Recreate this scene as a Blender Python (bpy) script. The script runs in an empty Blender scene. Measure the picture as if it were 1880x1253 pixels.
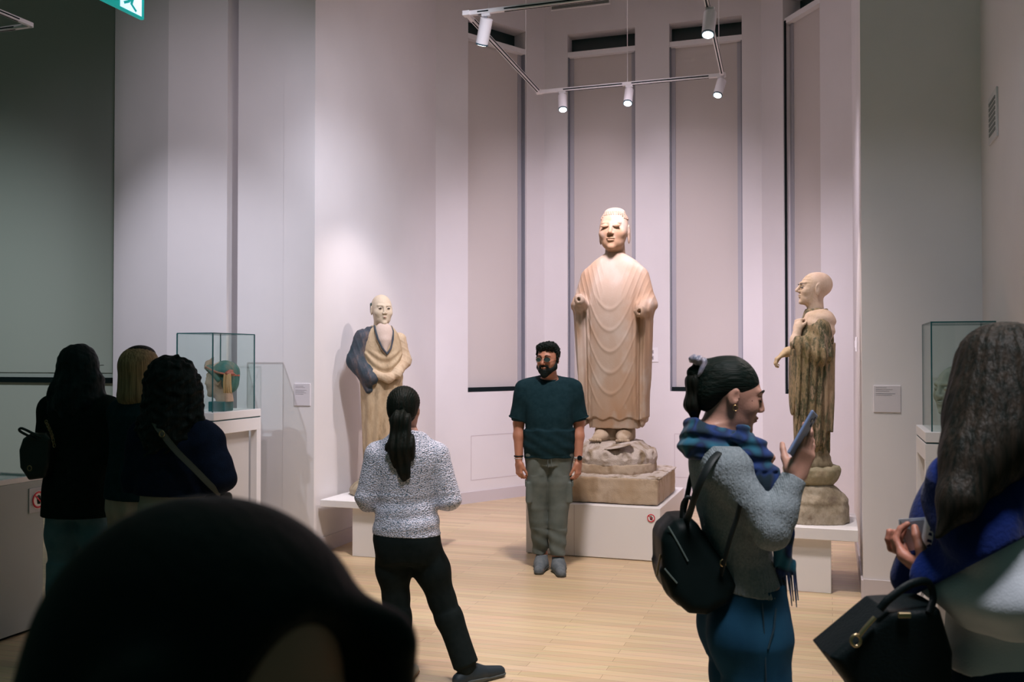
import bpy, math, random
import numpy as np
from mathutils import Vector, Matrix
random.seed(7); np.random.seed(7)
C = bpy.context.scene.collection
R = math.radians
# ------------------------------------------------------------------ camera
CAMH = 1.68
cam_d = bpy.data.cameras.new('camera'); cam = bpy.data.objects.new('camera', cam_d); C.objects.link(cam)
cam.location = (0, 0, CAMH); cam.rotation_euler = (R(90.93), 0, 0)
cam_d.sensor_width = 36; cam_d.lens = 36*1750/1880; cam_d.clip_start = 0.05
cam_d.dof.use_dof = True; cam_d.dof.focus_distance = 6.5; cam_d.dof.aperture_fstop = 6.0
bpy.context.scene.camera = cam
# ------------------------------------------------------------------ world, exposure
vs = bpy.context.scene.view_settings
vs.view_transform = 'Standard'; vs.look = 'None'; vs.gamma = 1; vs.exposure = 0.0; vs.use_curve_mapping = False
wd = bpy.data.worlds.new('world'); bpy.context.scene.world = wd; wd.use_nodes = True
bg = wd.node_tree.nodes['Background']; bg.inputs[0].default_value = (0.26, 0.60, 0.50, 1); bg.inputs[1].default_value = 0.09
# room axes: U runs right along the back wall, V runs into the bay
TH = R(18.5)
U = Vector((math.cos(TH), -math.sin(TH), 0)); V = Vector((math.sin(TH), math.cos(TH), 0))
def W(px, py, d):                     # place a pixel at depth d
    return Vector(((px-940)/1750*d, d, CAMH-(py-655)/1750*d))
# ------------------------------------------------------------------ lights (track lamps, plus spots and fills added out of view)
KEY = (1.0, 0.86, 0.98); COOL = (0.90, 0.88, 1.0); WARM = (1.0, 0.83, 0.78)
def spot(loc, target, energy, angle=50, blend=0.6, color=KEY, size=0.04):
    l = bpy.data.lights.new('spot_beam', 'SPOT'); l.energy = energy; l.spot_size = R(angle); l.spot_blend = blend
    l.color = color; l.shadow_soft_size = size
    o = bpy.data.objects.new('spot_beam', l); C.objects.link(o); o.location = loc
    o.rotation_euler = (Vector(target)-Vector(loc)).to_track_quat('-Z', 'Y').to_euler()
    return o
def area(loc, target, energy, sx, sy, color):
    l = bpy.data.lights.new('overhead_fill', 'AREA'); l.shape = 'RECTANGLE'; l.size = sx; l.size_y = sy; l.energy = energy; l.color = color
    o = bpy.data.objects.new('overhead_fill', l); C.objects.link(o); o.location = loc
    o.rotation_euler = (Vector(target)-Vector(loc)).to_track_quat('-Z', 'Y').to_euler()
    return o
# unseen spots added above the frame to light walls, visitors and floor
spot((-.1, 6.0, 4.4), (-1.35, 9.0, 1.9), 315, 62, 1, (.86, .88, 1.0), .1)
spot((-.1, 6.0, 4.4), (-1.2, 9.0, 3.4), 128, 62, 1, COOL, .1)
spot((1.2, 6.2, 4.4), (2.9, 9.2, 1.6), 388, 56, 1, (.98, .86, 1.0), .1)
spot((-4.2, 5.0, 4.6), (-3.0, 8.3, 1.9), 400, 46, .9, COOL)
spot((-1.8, 4.4, 4.8), (-2.9, 8.3, 3.0), 250, 64, 1, KEY)
spot((1.2, 3.4, 4.6), (2.6, 6.6, 1.3), 90, 48, 1, (.80, .84, 1.0))
spot((1.0, 1.5, 5.2), (1.1, 2.75, 1.0), 800, 52, .9, (.98,.94,.98), .5)
spot((-.4, 2.3, 5.2), (-.5, 4.9, .9), 480, 28, .8, (.94,.94,1.0), .3)
spot((2.35, 4.6, 3.6), (.8, 3.0, 1.45), 130, 40, .8, (1.0,.84,.80), .3)
spot((.3, 4.8, 5.9), (.3, 6.9, 0), 1256, 66, 1, (1.0,.88,.84), .3)
spot((-6.5, 7.0, 4.0), (-7.4, 12.0, .8), 300, 90, 1, (.80, .96, .90), .2)
area((-.5, 3.4, 6.0), (-.5, 3.4, 0), 12, 6.0, 3.0, (.40, .98, .90))  # added dim teal fill, not a fitting of the ceiling
area((.9, 8.6, 5.9), (.9, 8.6, 0), 11, 2.6, 2.6, (1.0, .86, .90))  # added soft fill above the bay, no lamp of the room

# ------------------------------------------------------------------ materials
MT = {}
def mat(name, col, rough=0.6, bump=0, bscale=60, var=0.0, vscale=8, col2=None, metal=0, spec=0.5, stretch=(1,1,1), detail=4, sheen=0, lo=0.35, hi=0.65, kind='noise'):
    if name in MT: return MT[name]
    m = bpy.data.materials.new(name); m.use_nodes = True; nt = m.node_tree; N = nt.nodes; L = nt.links
    b = N['Principled BSDF']; b.inputs['Roughness'].default_value = rough; b.inputs['Metallic'].default_value = metal
    b.inputs['Specular IOR Level'].default_value = spec
    if sheen: b.inputs['Sheen Weight'].default_value = sheen
    b.inputs['Base Color'].default_value = (*col, 1)
    tc = N.new('ShaderNodeTexCoord'); mp = N.new('ShaderNodeMapping'); mp.inputs['Scale'].default_value = stretch
    L.new(tc.outputs['Object'], mp.inputs[0])
    if col2 is not None or var:
        if col2 is None: col2 = tuple(c*(1-var) for c in col)
        n = N.new('ShaderNodeTexNoise'); n.inputs['Scale'].default_value = vscale; n.inputs['Detail'].default_value = detail
        L.new(mp.outputs[0], n.inputs['Vector'])
        r = N.new('ShaderNodeValToRGB'); r.color_ramp.elements[0].position = lo; r.color_ramp.elements[1].position = hi
        r.color_ramp.elements[0].color = (*col, 1); r.color_ramp.elements[1].color = (*col2, 1)
        L.new(n.outputs['Fac'], r.inputs[0]); L.new(r.outputs[0], b.inputs['Base Color'])
    if bump:
        n2 = N.new('ShaderNodeTexNoise' if kind == 'noise' else 'ShaderNodeTexVoronoi'); n2.inputs['Scale'].default_value = bscale
        L.new(mp.outputs[0], n2.inputs['Vector'])
        bp = N.new('ShaderNodeBump'); bp.inputs['Strength'].default_value = min(1, bump); bp.inputs['Distance'].default_value = 0.01
        L.new(n2.outputs[0], bp.inputs['Height']); L.new(bp.outputs[0], b.inputs['Normal'])
    MT[name] = m; return m
def emit(name, col, s):
    m = bpy.data.materials.new(name); m.use_nodes = True; b = m.node_tree.nodes['Principled BSDF']
    b.inputs['Base Color'].default_value = (*col, 1); b.inputs['Emission Color'].default_value = (*col, 1); b.inputs['Emission Strength'].default_value = s
    return m
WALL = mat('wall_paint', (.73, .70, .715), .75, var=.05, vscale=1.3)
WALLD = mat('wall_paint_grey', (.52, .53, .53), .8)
WHITE = mat('white_lacquer', (.80, .78, .80), .45)
BASEB = mat('baseboard_paint', (.58, .53, .55), .6)
DARKG = mat('dark_glass', (.012, .035, .035), .12)
BLACK = mat('black_metal', (.006, .012, .014), .6, spec=.1)
BLIND = mat('roller_blind', (.60, .55, .53), .85, bump=.15, bscale=300)
CHAN = mat('grey_channel', (.42, .41, .45), .6)
def wood_floor():
    m = bpy.data.materials.new('maple_floor'); m.use_nodes = True; nt = m.node_tree; N = nt.nodes; L = nt.links; b = N['Principled BSDF']
    tc = N.new('ShaderNodeTexCoord'); mp = N.new('ShaderNodeMapping'); mp.inputs['Rotation'].default_value = (0, 0, TH)
    L.new(tc.outputs['Object'], mp.inputs[0])
    br = N.new('ShaderNodeTexBrick'); br.inputs['Scale'].default_value = 1; br.inputs['Brick Width'].default_value = 1.15; br.inputs['Row Height'].default_value = .075
    br.inputs['Mortar Size'].default_value = .0012; br.inputs['Color1'].default_value = (.60, .455, .29, 1); br.inputs['Color2'].default_value = (.49, .36, .22, 1)
    br.inputs['Mortar'].default_value = (.27, .17, .10, 1); br.offset = .37; br.inputs['Bias'].default_value = -.1
    L.new(mp.outputs[0], br.inputs['Vector'])
    mp2 = N.new('ShaderNodeMapping'); mp2.inputs['Scale'].default_value = (1.2, 24, 1); mp2.inputs['Rotation'].default_value = (0, 0, TH); L.new(tc.outputs['Object'], mp2.inputs[0])
    n = N.new('ShaderNodeTexNoise'); n.inputs['Scale'].default_value = 1.5; n.inputs['Detail'].default_value = 5; L.new(mp2.outputs[0], n.inputs['Vector'])
    mx = N.new('ShaderNodeMixRGB'); mx.blend_type = 'MULTIPLY'; mx.inputs[0].default_value = .30
    L.new(br.outputs['Color'], mx.inputs[1]); L.new(n.outputs['Color'], mx.inputs[2])
    g = N.new('ShaderNodeHueSaturation'); g.inputs['Value'].default_value = 1.30; L.new(mx.outputs[0], g.inputs['Color']); L.new(g.outputs[0], b.inputs['Base Color'])
    b.inputs['Roughness'].default_value = .36; b.inputs['Specular IOR Level'].default_value = .35
    return m
def glass():
    m = bpy.data.materials.new('clear_glass'); m.use_nodes = True; nt = m.node_tree; N = nt.nodes; L = nt.links
    N.remove(N['Principled BSDF']); out = N['Material Output']
    t = N.new('ShaderNodeBsdfTransparent'); t.inputs[0].default_value = (.93, .97, .96, 1)
    g = N.new('ShaderNodeBsdfGlossy'); g.inputs['Roughness'].default_value = .02
    f = N.new('ShaderNodeLayerWeight'); f.inputs[0].default_value = .5
    p = N.new('ShaderNodeMath'); p.operation = 'POWER'; p.inputs[1].default_value = 5; L.new(f.outputs['Facing'], p.inputs[0])
    q = N.new('ShaderNodeMath'); q.operation = 'MULTIPLY_ADD'; q.inputs[1].default_value = .6; q.inputs[2].default_value = .03; L.new(p.outputs[0], q.inputs[0])
    mx = N.new('ShaderNodeMixShader'); L.new(q.outputs[0], mx.inputs[0]); L.new(t.outputs[0], mx.inputs[1]); L.new(g.outputs[0], mx.inputs[2]); L.new(mx.outputs[0], out.inputs[0])
    return m
GLASS = glass(); EDGE = mat('glass_edge', (.02, .11, .12), .2)
# ------------------------------------------------------------------ object helpers
def link(o, parent=None):
    C.objects.link(o)
    if parent: o.parent = parent
    return o
def tag(o, label=None, cat=None, group=None, kind=None):
    if label: o['label'] = label
    if cat: o['category'] = cat
    if group: o['group'] = group
    if kind: o['kind'] = kind
    return o
def thing(name, label, cat, loc=(0,0,0), rotz=0, group=None):
    o = bpy.data.objects.new(name, None); o.empty_display_size = .1; C.objects.link(o); o.location = loc; o.rotation_euler = (0, 0, rotz)
    return tag(o, label, cat, group)
class MB:
    def __init__(s): s.v = []; s.f = []; s.sm = []
    def add(s, vs_, fs, smooth=False):
        o = len(s.v); s.v += [tuple(v) for v in vs_]; s.f += [tuple(i+o for i in f) for f in fs]; s.sm += [smooth]*len(fs); return s
    def box(s, c, h, ax=None, b=0):
        ax = ax or (Vector((1,0,0)), Vector((0,1,0)), Vector((0,0,1))); c = Vector(c)
        if b <= 0:
            P = [c+ax[0]*h[0]*x+ax[1]*h[1]*y+ax[2]*h[2]*z for z in (-1,1) for y in (-1,1) for x in (-1,1)]
            return s.add(P, [(0,2,3,1),(4,5,7,6),(0,1,5,4),(2,6,7,3),(0,4,6,2),(1,3,7,5)])
        # chamfered box
        P = []; idx = {}
        for x in (-1,1):
            for y in (-1,1):
                for z in (-1,1):
                    for k in range(3):
                        d = [h[0]-b, h[1]-b, h[2]-b]; d[k] = h[k]
                        idx[(x,y,z,k)] = len(P); P.append(c+ax[0]*x*d[0]+ax[1]*y*d[1]+ax[2]*z*d[2])
        F = []
        for k in range(3):
            a, e = [i for i in range(3) if i != k]
            for sg in (-1,1):
                q = []
                for (p, r_) in ((-1,-1),(1,-1),(1,1),(-1,1)):
                    t = [0,0,0]; t[k] = sg; t[a] = p; t[e] = r_; q.append(idx[(*t, k)])
                F.append(q)
        for k in range(3):
            a, e = [i for i in range(3) if i != k]
            for p in (-1,1):
                for r_ in (-1,1):
                    q = []
                    for sg, kk in ((-1,a),(1,a),(1,e),(-1,e)):
                        t = [0,0,0]; t[k] = sg; t[a] = p; t[e] = r_; q.append(idx[(*t, kk)])
                    F.append(q)
        for x in (-1,1):
            for y in (-1,1):
                for z in (-1,1): F.append([idx[(x,y,z,k)] for k in range(3)])
        return s.add(P, F)
    def tube(s, pts, r, n=10, flat=None, caps=True, closed=False):
        pts = [Vector(p) for p in pts]; m = len(pts); rr = r if isinstance(r, (list, tuple)) else [r]*m
        P = []; up = None
        for i, p in enumerate(pts):
            t = (pts[(i+1) % m if closed else min(i+1, m-1)]-pts[(i-1) if closed else max(i-1, 0)]).normalized()
            if up is None: up = Vector((0,0,1)) if abs(t.z) < .9 else Vector((0,1,0))
            a = t.cross(up).normalized(); bb = a.cross(t).normalized(); up = bb
            fx, fy = flat if flat else (1, 1)
            for k in range(n):
                an = 2*math.pi*k/n; P.append(p+a*math.cos(an)*rr[i]*fx+bb*math.sin(an)*rr[i]*fy)
        F = [(i*n+k, i*n+(k+1) % n, ((i+1) % m)*n+(k+1) % n, ((i+1) % m)*n+k) for i in range(m if closed else m-1) for k in range(n)]
        if caps and not closed: F += [tuple(range(n))[::-1], tuple((m-1)*n+k for k in range(n))]
        return s.add(P, F, True)
    def lathe(s, prof, n=32, c=(0,0,0), sx=1, sy=1):
        P = [(c[0]+r*math.cos(2*math.pi*k/n)*sx, c[1]+r*math.sin(2*math.pi*k/n)*sy, c[2]+z) for r, z in prof for k in range(n)]
        F = [(i*n+k, i*n+(k+1) % n, (i+1)*n+(k+1) % n, (i+1)*n+k) for i in range(len(prof)-1) for k in range(n)]
        F += [tuple(range(n))[::-1], tuple((len(prof)-1)*n+k for k in range(n))]
        return s.add(P, F, True)
    def prism(s, poly, o, a, b, nrm, t):   # poly in (a,b) plane, thickness t along nrm
        o = Vector(o); n = len(poly)
        P = [o+a*x+b*y for x, y in poly]+[o+a*x+b*y+nrm*t for x, y in poly]
        return s.add(P, [tuple(range(n))[::-1], tuple(range(n, 2*n))]+[(i, (i+1) % n, (i+1) % n+n, i+n) for i in range(n)])
    def build(s, name, m, parent=None, smooth=None):
        me = bpy.data.meshes.new(name); me.from_pydata(s.v, [], s.f); me.materials.append(m)
        me.polygons.foreach_set('use_smooth', s.sm if smooth is None else [smooth]*len(s.f)); me.update()
        import bmesh
        bm = bmesh.new(); bm.from_mesh(me); bmesh.ops.recalc_face_normals(bm, faces=bm.faces); bm.to_mesh(me); bm.free()
        if any(s.sm): me.set_sharp_from_angle(angle=R(50))
        return link(bpy.data.objects.new(name, me), parent)
# ------------------------------------------------------------------ implicit modelling: blended volumes meshed by surface nets
VOXS = 1.0
class Pr:
    __slots__ = ('f', 'lo', 'hi', 'k', 'op')
    def __init__(s, f, lo, hi, k=.02, op='u'): s.f = f; s.lo = np.array(lo, float); s.hi = np.array(hi, float); s.k = k; s.op = op
def cone(a, b, ra, rb=None, k=.02, sc=(1,1,1), op='u', flat=False):
    rb = ra if rb is None else rb; a = np.array(a, float); b = np.array(b, float); sc = np.array(sc, float)
    A = a/sc; B = b/sc; BA = B-A; L2 = BA@BA+1e-12; ms = sc.min(); Ln = math.sqrt(L2)
    def f(P):
        Q = P/sc-A; t = (Q@BA)/L2; tc = np.clip(t, 0, 1)
        d = np.linalg.norm(Q-tc[..., None]*BA, axis=-1)-(ra+(rb-ra)*tc)
        if flat: d = np.maximum(d, np.maximum(-t, t-1)*Ln)
        return d*ms
    r = max(ra, rb)*sc
    return Pr(f, np.minimum(a, b)-r, np.maximum(a, b)+r, k, op)
def ell(c, r, k=.02, op='u', M=None):
    c = np.array(c, float); r = np.array(r, float)
    def f(P):
        Q = P-c
        if M is not None: Q = Q@M
        k0 = np.linalg.norm(Q/r, axis=-1); k1 = np.linalg.norm(Q/(r*r), axis=-1)+1e-9
        return k0*(k0-1)/k1
    m = r if M is None else np.full(3, r.max())
    return Pr(f, c-m, c+m, k, op)
def rbox(c, h, r=.01, k=.01, op='u', M=None):
    c = np.array(c, float); h = np.array(h, float)
    def f(P):
        Q = P-c
        if M is not None: Q = Q@M
        q = np.abs(Q)-(h-r)
        return np.linalg.norm(np.maximum(q, 0), axis=-1)+np.minimum(q.max(-1), 0)-r
    m = h if M is None else np.full(3, np.linalg.norm(h))
    return Pr(f, c-m, c+m, k, op)
def loft(tab, k=.02, op='u', n=2.0, smooth=3):
    # rows: (z, half width, half depth, cx, cy)
    T = np.array([list(t)+[0]*(5-len(t)) for t in sorted(tab)], float)
    z = np.linspace(T[0,0], T[-1,0], 96); Y = [np.interp(z, T[:,0], T[:,i]) for i in range(1, 5)]
    ker = np.array([1,2,3,4,3,2,1.])/16
    for _ in range(smooth):
        Y = [np.convolve(np.pad(y, 3, mode='reflect', reflect_type='odd'), ker, 'valid') for y in Y]
    z0, z1 = T[0,0], T[-1,0]
    def f(P):
        zz = P[..., 2]; a, b, cx, cy = [np.interp(zz, z, y) for y in Y]
        a = np.maximum(a, 1e-3); b = np.maximum(b, 1e-3)
        x = np.abs(P[..., 0]-cx); y = np.abs(P[..., 1]-cy)
        k0 = ((x/a)**n+(y/b)**n)**(1/n)
        k1 = np.sqrt((x/a**2)**2+(y/b**2)**2)+1e-6
        k0e = np.sqrt((x/a)**2+(y/b)**2)+1e-6
        d = (k0-1)*k0e/k1
        d = np.where(k0e < .3, -np.minimum(a, b)*.7, d)
        return np.maximum(d, np.maximum(z0-zz, zz-z1))
    a = Y[0].max(); b = Y[1].max()
    return Pr(f, (Y[2].min()-a, Y[3].min()-b, z0), (Y[2].max()+a, Y[3].max()+b, z1), k, op)
def X(prs, M=None, c=(0,0,0)):        # rotate by M (columns = axes) then move to c
    M = np.eye(3) if M is None else np.array(M, float); c = np.array(c, float); out = []
    for p in prs:
        cs = np.array([[x, y, z] for x in (p.lo[0], p.hi[0]) for y in (p.lo[1], p.hi[1]) for z in (p.lo[2], p.hi[2])])@M.T+c
        out.append(Pr((lambda P, g=p.f: g((P-c)@M)), cs.min(0), cs.max(0), p.k, p.op))
    return out
def S(prs, s):
    return [Pr((lambda P, g=p.f: g(P/s)*s), p.lo*s, p.hi*s, p.k*s, p.op) for p in prs]
def fat(prs, o, k=None):
    return [Pr((lambda P, g=p.f: g(P)-o), p.lo-o, p.hi+o, p.k if k is None else k, p.op) for p in prs]
def cut(prs, pt, nr):                 # keep the side the normal points away from
    pt = np.array(pt, float); nr = np.array(nr, float); nr = nr/np.linalg.norm(nr)
    return [Pr((lambda P, g=p.f: np.maximum(g(P), (P-pt)@nr)), p.lo, p.hi, p.k, p.op) for p in prs]
def rot(rx=0, ry=0, rz=0):
    return np.array((Matrix.Rotation(R(rz), 3, 'Z') @ Matrix.Rotation(R(ry), 3, 'Y') @ Matrix.Rotation(R(rx), 3, 'X')))
def frame(d, up=(0,0,1)):             # columns x,y,z with -z along d
    d = np.array(d, float); z = -d/np.linalg.norm(d); up = np.array(up, float)
    x = np.cross(up, z); x /= np.linalg.norm(x); y = np.cross(z, x); return np.stack([x, y, z], 1)
def vnoise(P, fr, seed=0):
    a = P*fr+seed*7.31
    return (np.sin(a[..., 0]*1.7+2.1*np.sin(a[..., 1]*1.3+seed))+np.sin(a[..., 1]*1.9+2.3*np.sin(a[..., 2]*1.1+1))+np.sin(a[..., 2]*1.6+1.9*np.sin(a[..., 0]*1.2+2)))/3
def sdf(name, prs, vox, m, parent=None, disp=None, clip=None):
    vox *= VOXS
    us = [p for p in prs if p.op == 'u']
    pad = 2.5*vox+.012
    lo = np.min([p.lo for p in us], 0)-pad; hi = np.max([p.hi for p in us], 0)+pad
    n = np.ceil((hi-lo)/vox).astype(int)+1
    F = np.full(n, .08, np.float32)
    ax = [lo[i]+vox*np.arange(n[i]) for i in range(3)]
    for p in prs:
        pd = p.k+2*vox
        i0 = np.maximum(np.floor((p.lo-pd-lo)/vox).astype(int), 0); i1 = np.minimum(np.ceil((p.hi+pd-lo)/vox).astype(int)+1, n)
        if (i1 <= i0).any(): continue
        sl = tuple(slice(i0[i], i1[i]) for i in range(3))
        G = np.stack(np.meshgrid(*[ax[i][sl[i]] for i in range(3)], indexing='ij'), -1)
        D = p.f(G).astype(np.float32); A = F[sl]; k = max(p.k, 1e-5)
        if p.op == 'u':
            h = np.maximum(k-np.abs(A-D), 0)/k; F[sl] = np.minimum(A, D)-h*h*k*.25
        else:
            D = -D; h = np.maximum(k-np.abs(A-D), 0)/k; F[sl] = np.maximum(A, D)+h*h*k*.25
    if disp is not None or clip is not None:
        I = np.argwhere(np.abs(F) < max(.03, 4*vox)); P = lo+I*vox; v = F[I[:,0], I[:,1], I[:,2]]
        if disp is not None: v = v+disp(P)
        F[I[:,0], I[:,1], I[:,2]] = v
    if clip is not None:
        for pt, nr in clip:
            nr = np.array(nr, float); nr /= np.linalg.norm(nr)
            pl = (ax[0][:,None,None]-pt[0])*nr[0]+(ax[1][None,:,None]-pt[1])*nr[1]+(ax[2][None,None,:]-pt[2])*nr[2]
            F = np.maximum(F, pl.astype(np.float32))
    s = F < 0
    c = s[:-1,:-1,:-1].astype(np.int8)
    for dx in (0,1):
        for dy in (0,1):
            for dz in (0,1):
                if dx+dy+dz: c = c+s[dx:n[0]-1+dx, dy:n[1]-1+dy, dz:n[2]-1+dz]
    I = np.argwhere((c > 0) & (c < 8))
    if not len(I): raise RuntimeError('empty '+name)
    idx = np.full(n-1, -1, np.int32); idx[I[:,0], I[:,1], I[:,2]] = np.arange(len(I))
    acc = np.zeros((len(I), 3)); cnt = np.zeros(len(I))
    cor = [(x,y,z) for x in (0,1) for y in (0,1) for z in (0,1)]
    val = {q: F[I[:,0]+q[0], I[:,1]+q[1], I[:,2]+q[2]] for q in cor}
    for q in cor:
        for k in range(3):
            if q[k]: continue
            r_ = list(q); r_[k] = 1; r_ = tuple(r_); a = val[q]; b = val[r_]; mk = (a < 0) != (b < 0)
            t = np.where(mk, a/np.where(mk, a-b, 1), 0)
            p = np.tile(np.array(q, float), (len(I), 1)); p[:,k] += t
            acc += p*mk[:,None]; cnt += mk
    Vv = lo+vox*(I+acc/cnt[:,None])
    Q = []
    for k in range(3):
        a, b = (k+1) % 3, (k+2) % 3
        s0 = [slice(None)]*3; s1 = [slice(None)]*3; s0[k] = slice(0, n[k]-1); s1[k] = slice(1, n[k])
        for i in (a, b): s0[i] = slice(1, n[i]-1); s1[i] = slice(1, n[i]-1)
        A = s[tuple(s0)]; B = s[tuple(s1)]
        for flip in (0, 1):
            J = np.argwhere(A & ~B) if not flip else np.argwhere(~A & B)
            if not len(J): continue
            J[:,a] += 1; J[:,b] += 1
            def at(da, db):
                K = J.copy(); K[:,a] -= da; K[:,b] -= db; return idx[K[:,0], K[:,1], K[:,2]]
            q = np.stack([at(1,1), at(0,1), at(0,0), at(1,0)], 1)
            Q.append(q[:, ::-1] if flip else q)
    Q = np.concatenate(Q)
    me = bpy.data.meshes.new(name); me.vertices.add(len(Vv)); me.vertices.foreach_set('co', Vv.ravel())
    me.loops.add(len(Q)*4); me.loops.foreach_set('vertex_index', Q.ravel().astype(np.int32))
    me.polygons.add(len(Q)); me.polygons.foreach_set('loop_start', np.arange(0, len(Q)*4, 4, dtype=np.int32))
    me.polygons.foreach_set('use_smooth', np.ones(len(Q), bool)); me.materials.append(m); me.update(calc_edges=True); me.validate()
    return link(bpy.data.objects.new(name, me), parent)
# ================================================================== the room
HC = 6.3
CHAND = mat('dark_channel', (.20,.21,.25), .5)
UZ = Vector((0,0,1))
def st(o): o['kind'] = 'structure'; return o
m = MB(); m.add([(-14,-4,0),(12,-4,0),(12,16,0),(-14,16,0),(-14,-4,-.1),(12,-4,-.1),(12,16,-.1),(-14,16,-.1)], [(0,1,2,3),(4,7,6,5),(0,4,5,1),(1,5,6,2),(2,6,7,3),(3,7,4,0)])
st(m.build('floor', wood_floor()))
m = MB(); m.add([(-14,3.5,HC),(12,3.5,HC),(12,16,HC),(-14,16,HC),(-14,3.5,HC+.1),(12,3.5,HC+.1),(12,16,HC+.1),(-14,16,HC+.1)], [(3,2,1,0),(4,5,6,7),(0,1,5,4),(1,2,6,5),(2,3,7,6),(3,0,4,7)])
st(m.build('ceiling', mat('ceiling_paint', (.62,.60,.62), .8)))
# plan corners
Pil_R = Vector((2.43, 6.62, 0)); B_R = Vector((3.33, 9.30, 0)); C2 = Vector((2.865, 10.90, 0)); C1 = Vector((.40, 11.72, 0))
B_L = Vector((-.85, 10.60, 0)); Pil_L = Vector((-1.67, 8.05, 0))
Wr = Pil_R+U*.76
WrN = Wr-V*3.4
Lr = Pil_L-U*.76
Lf = Lr-U*.09-V*.03
LmX = Lf-U*.62
LmF = LmX-U*.78+V*.22  # light edge on this wall put into its shape: left part bends away
def wall(name, a, b, openings=(), mtl=None, zt=HC, depth=.16, zb=0):
    # visible side is on the right of a->b ... inner normal computed towards the camera
    d = (b-a); L = d.length; d.normalize(); nrm = Vector((d.y, -d.x, 0))
    mid = (a+b)/2
    if nrm.dot(Vector((0.4, 2, 0))-mid) < 0: nrm = -nrm
    m = MB(); th = .3
    def slab(s0, s1, z0, z1):
        m.box(a+d*(s0+s1)/2-nrm*th/2+UZ*(z0+z1)/2, ((s1-s0)/2, th/2, (z1-z0)/2), (d, nrm, UZ))
    cur = 0
    for s0, s1, z0, z1 in openings:
        slab(cur, s0, zb, zt); slab(s0, s1, zb, z0); slab(s0, s1, z1, zt); cur = s1
    slab(cur, L, zb, zt)
    return st(m.build(name, mtl or WALL)), d, nrm
ZB, ZBAR, ZTOP = 1.27, 5.385, 5.63
def ray(a, d, px):                    # distance along a + s d where the picture column px crosses
    t = (px-940)/1750; return (t*a.y-a.x)/(d.x-t*d.y)
def bay_wall(name, a, b, cols, nwin):
    d = (b-a).normalized(); ops = []
    for c0, c1 in cols: ops.append((ray(a, d, c0), ray(a, d, c1), ZB, ZTOP))
    _, d, nrm = wall(name, a, b, ops)
    for i, (s0, s1, z0, z1) in enumerate(ops):
        w = bpy.data.objects.new('window_%d' % (nwin+i), None); C.objects.link(w); st(w)
        def bx(nm, sa, sb, za, zc, dep, t, mt, b_=0):
            q = MB(); q.box(a+d*(sa+sb)/2-nrm*(dep+t/2)+UZ*(za+zc)/2, ((sb-sa)/2, t/2, (zc-za)/2), (d, nrm, UZ)); return q.build(nm, mt, w)
        bx('window_pane', s0, s1, z0, z1, .22, .02, DARKG)
        bx('roller_blind', s0+.06, s1-.06, z0+.05, ZBAR, .10, .012, BLIND)
        bx('side_channel', s0, s0+.06, z0, ZBAR, .085, .03, CHAN); bx('side_channel', s1-.06, s1, z0, ZBAR, .085, .03, CHAN)
        bx('side_seal', s0, s0+.012, z0, ZBAR, .03, .05, BLACK if i+nwin in (4,) else CHAND) if i+nwin != 4 else bx('side_seal', s0, s0+.03, z0, ZBAR, .012, .012, BLACK); bx('side_seal', s1-.012, s1, z0, ZBAR, .03, .05, CHAND)
        bx('head_rail', s0, s1, ZBAR-.03, ZBAR+.03, .02, .12, WHITE)
        bx('bottom_bar', s0+.02, s1-.08, z0+.005, z0+.05, .02, .09, BLACK)
    return d, nrm
ddL, nL = bay_wall('wall_bay_left', B_L, C1, [(859, 967)], 1)
ddB, nB = bay_wall('wall_back', C1, C2, [(1042, 1167), (1230, 1364)], 2)
ddR, nR = bay_wall('wall_bay_right', C2, B_R, [(1440, 1508)], 4)
wall('wall_left', Pil_L, B_L-V*0)
wall('wall_right', Pil_R, B_R)
# pillars (full boxes so that they stay solid from another position)
def pil(name, pts, mt=WALL, zt=HC):
    q = MB(); n = len(pts); q.add([(p.x, p.y, 0) for p in pts]+[(p.x, p.y, zt) for p in pts], [tuple(range(n)), tuple(range(n, 2*n))]+[(i, (i+1) % n, (i+1) % n+n, i+n) for i in range(n)]); return st(q.build(name, mt))
pil('wall_pier_left', [Pil_L-V*.002, Lr, Lr+V*1.6, Pil_L+V*1.6-U*.31, Pil_L-U*.31+V*.01])
pil('wall_pier_right', [Pil_R-V*.002, Pil_R+U*.31+V*.01, Pil_R+U*.31+V*1.6, Wr+V*1.6, Wr])
pil('wall_slot', [Lr+V*.2, Lf+V*.23, Lf+V*1.2, Lr+V*1.2])
pil('wall_front_left', [Lf, Lf+V*1.7, LmX+V*1.7, LmF+V*1.6, LmF, LmX])
pil('wall_side_right', [Wr+V*1.5, WrN, WrN+U*.3, Wr+U*.3+V*1.5])
# dark wall far left, with a blind's dark bottom bar
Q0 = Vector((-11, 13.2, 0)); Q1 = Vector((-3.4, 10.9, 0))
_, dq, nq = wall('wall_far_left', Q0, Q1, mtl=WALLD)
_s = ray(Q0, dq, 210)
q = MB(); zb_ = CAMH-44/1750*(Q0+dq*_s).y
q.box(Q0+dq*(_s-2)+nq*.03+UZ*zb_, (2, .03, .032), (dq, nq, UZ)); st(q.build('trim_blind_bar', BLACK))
q = MB(); q.box(Q0+dq*(_s-2)+nq*.012+UZ*((zb_+HC)/2+.04), (1.99, .010, (HC-zb_)/2-.05), (dq, nq, UZ)); st(q.build('trim_blind_cloth', WALLD))
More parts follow.
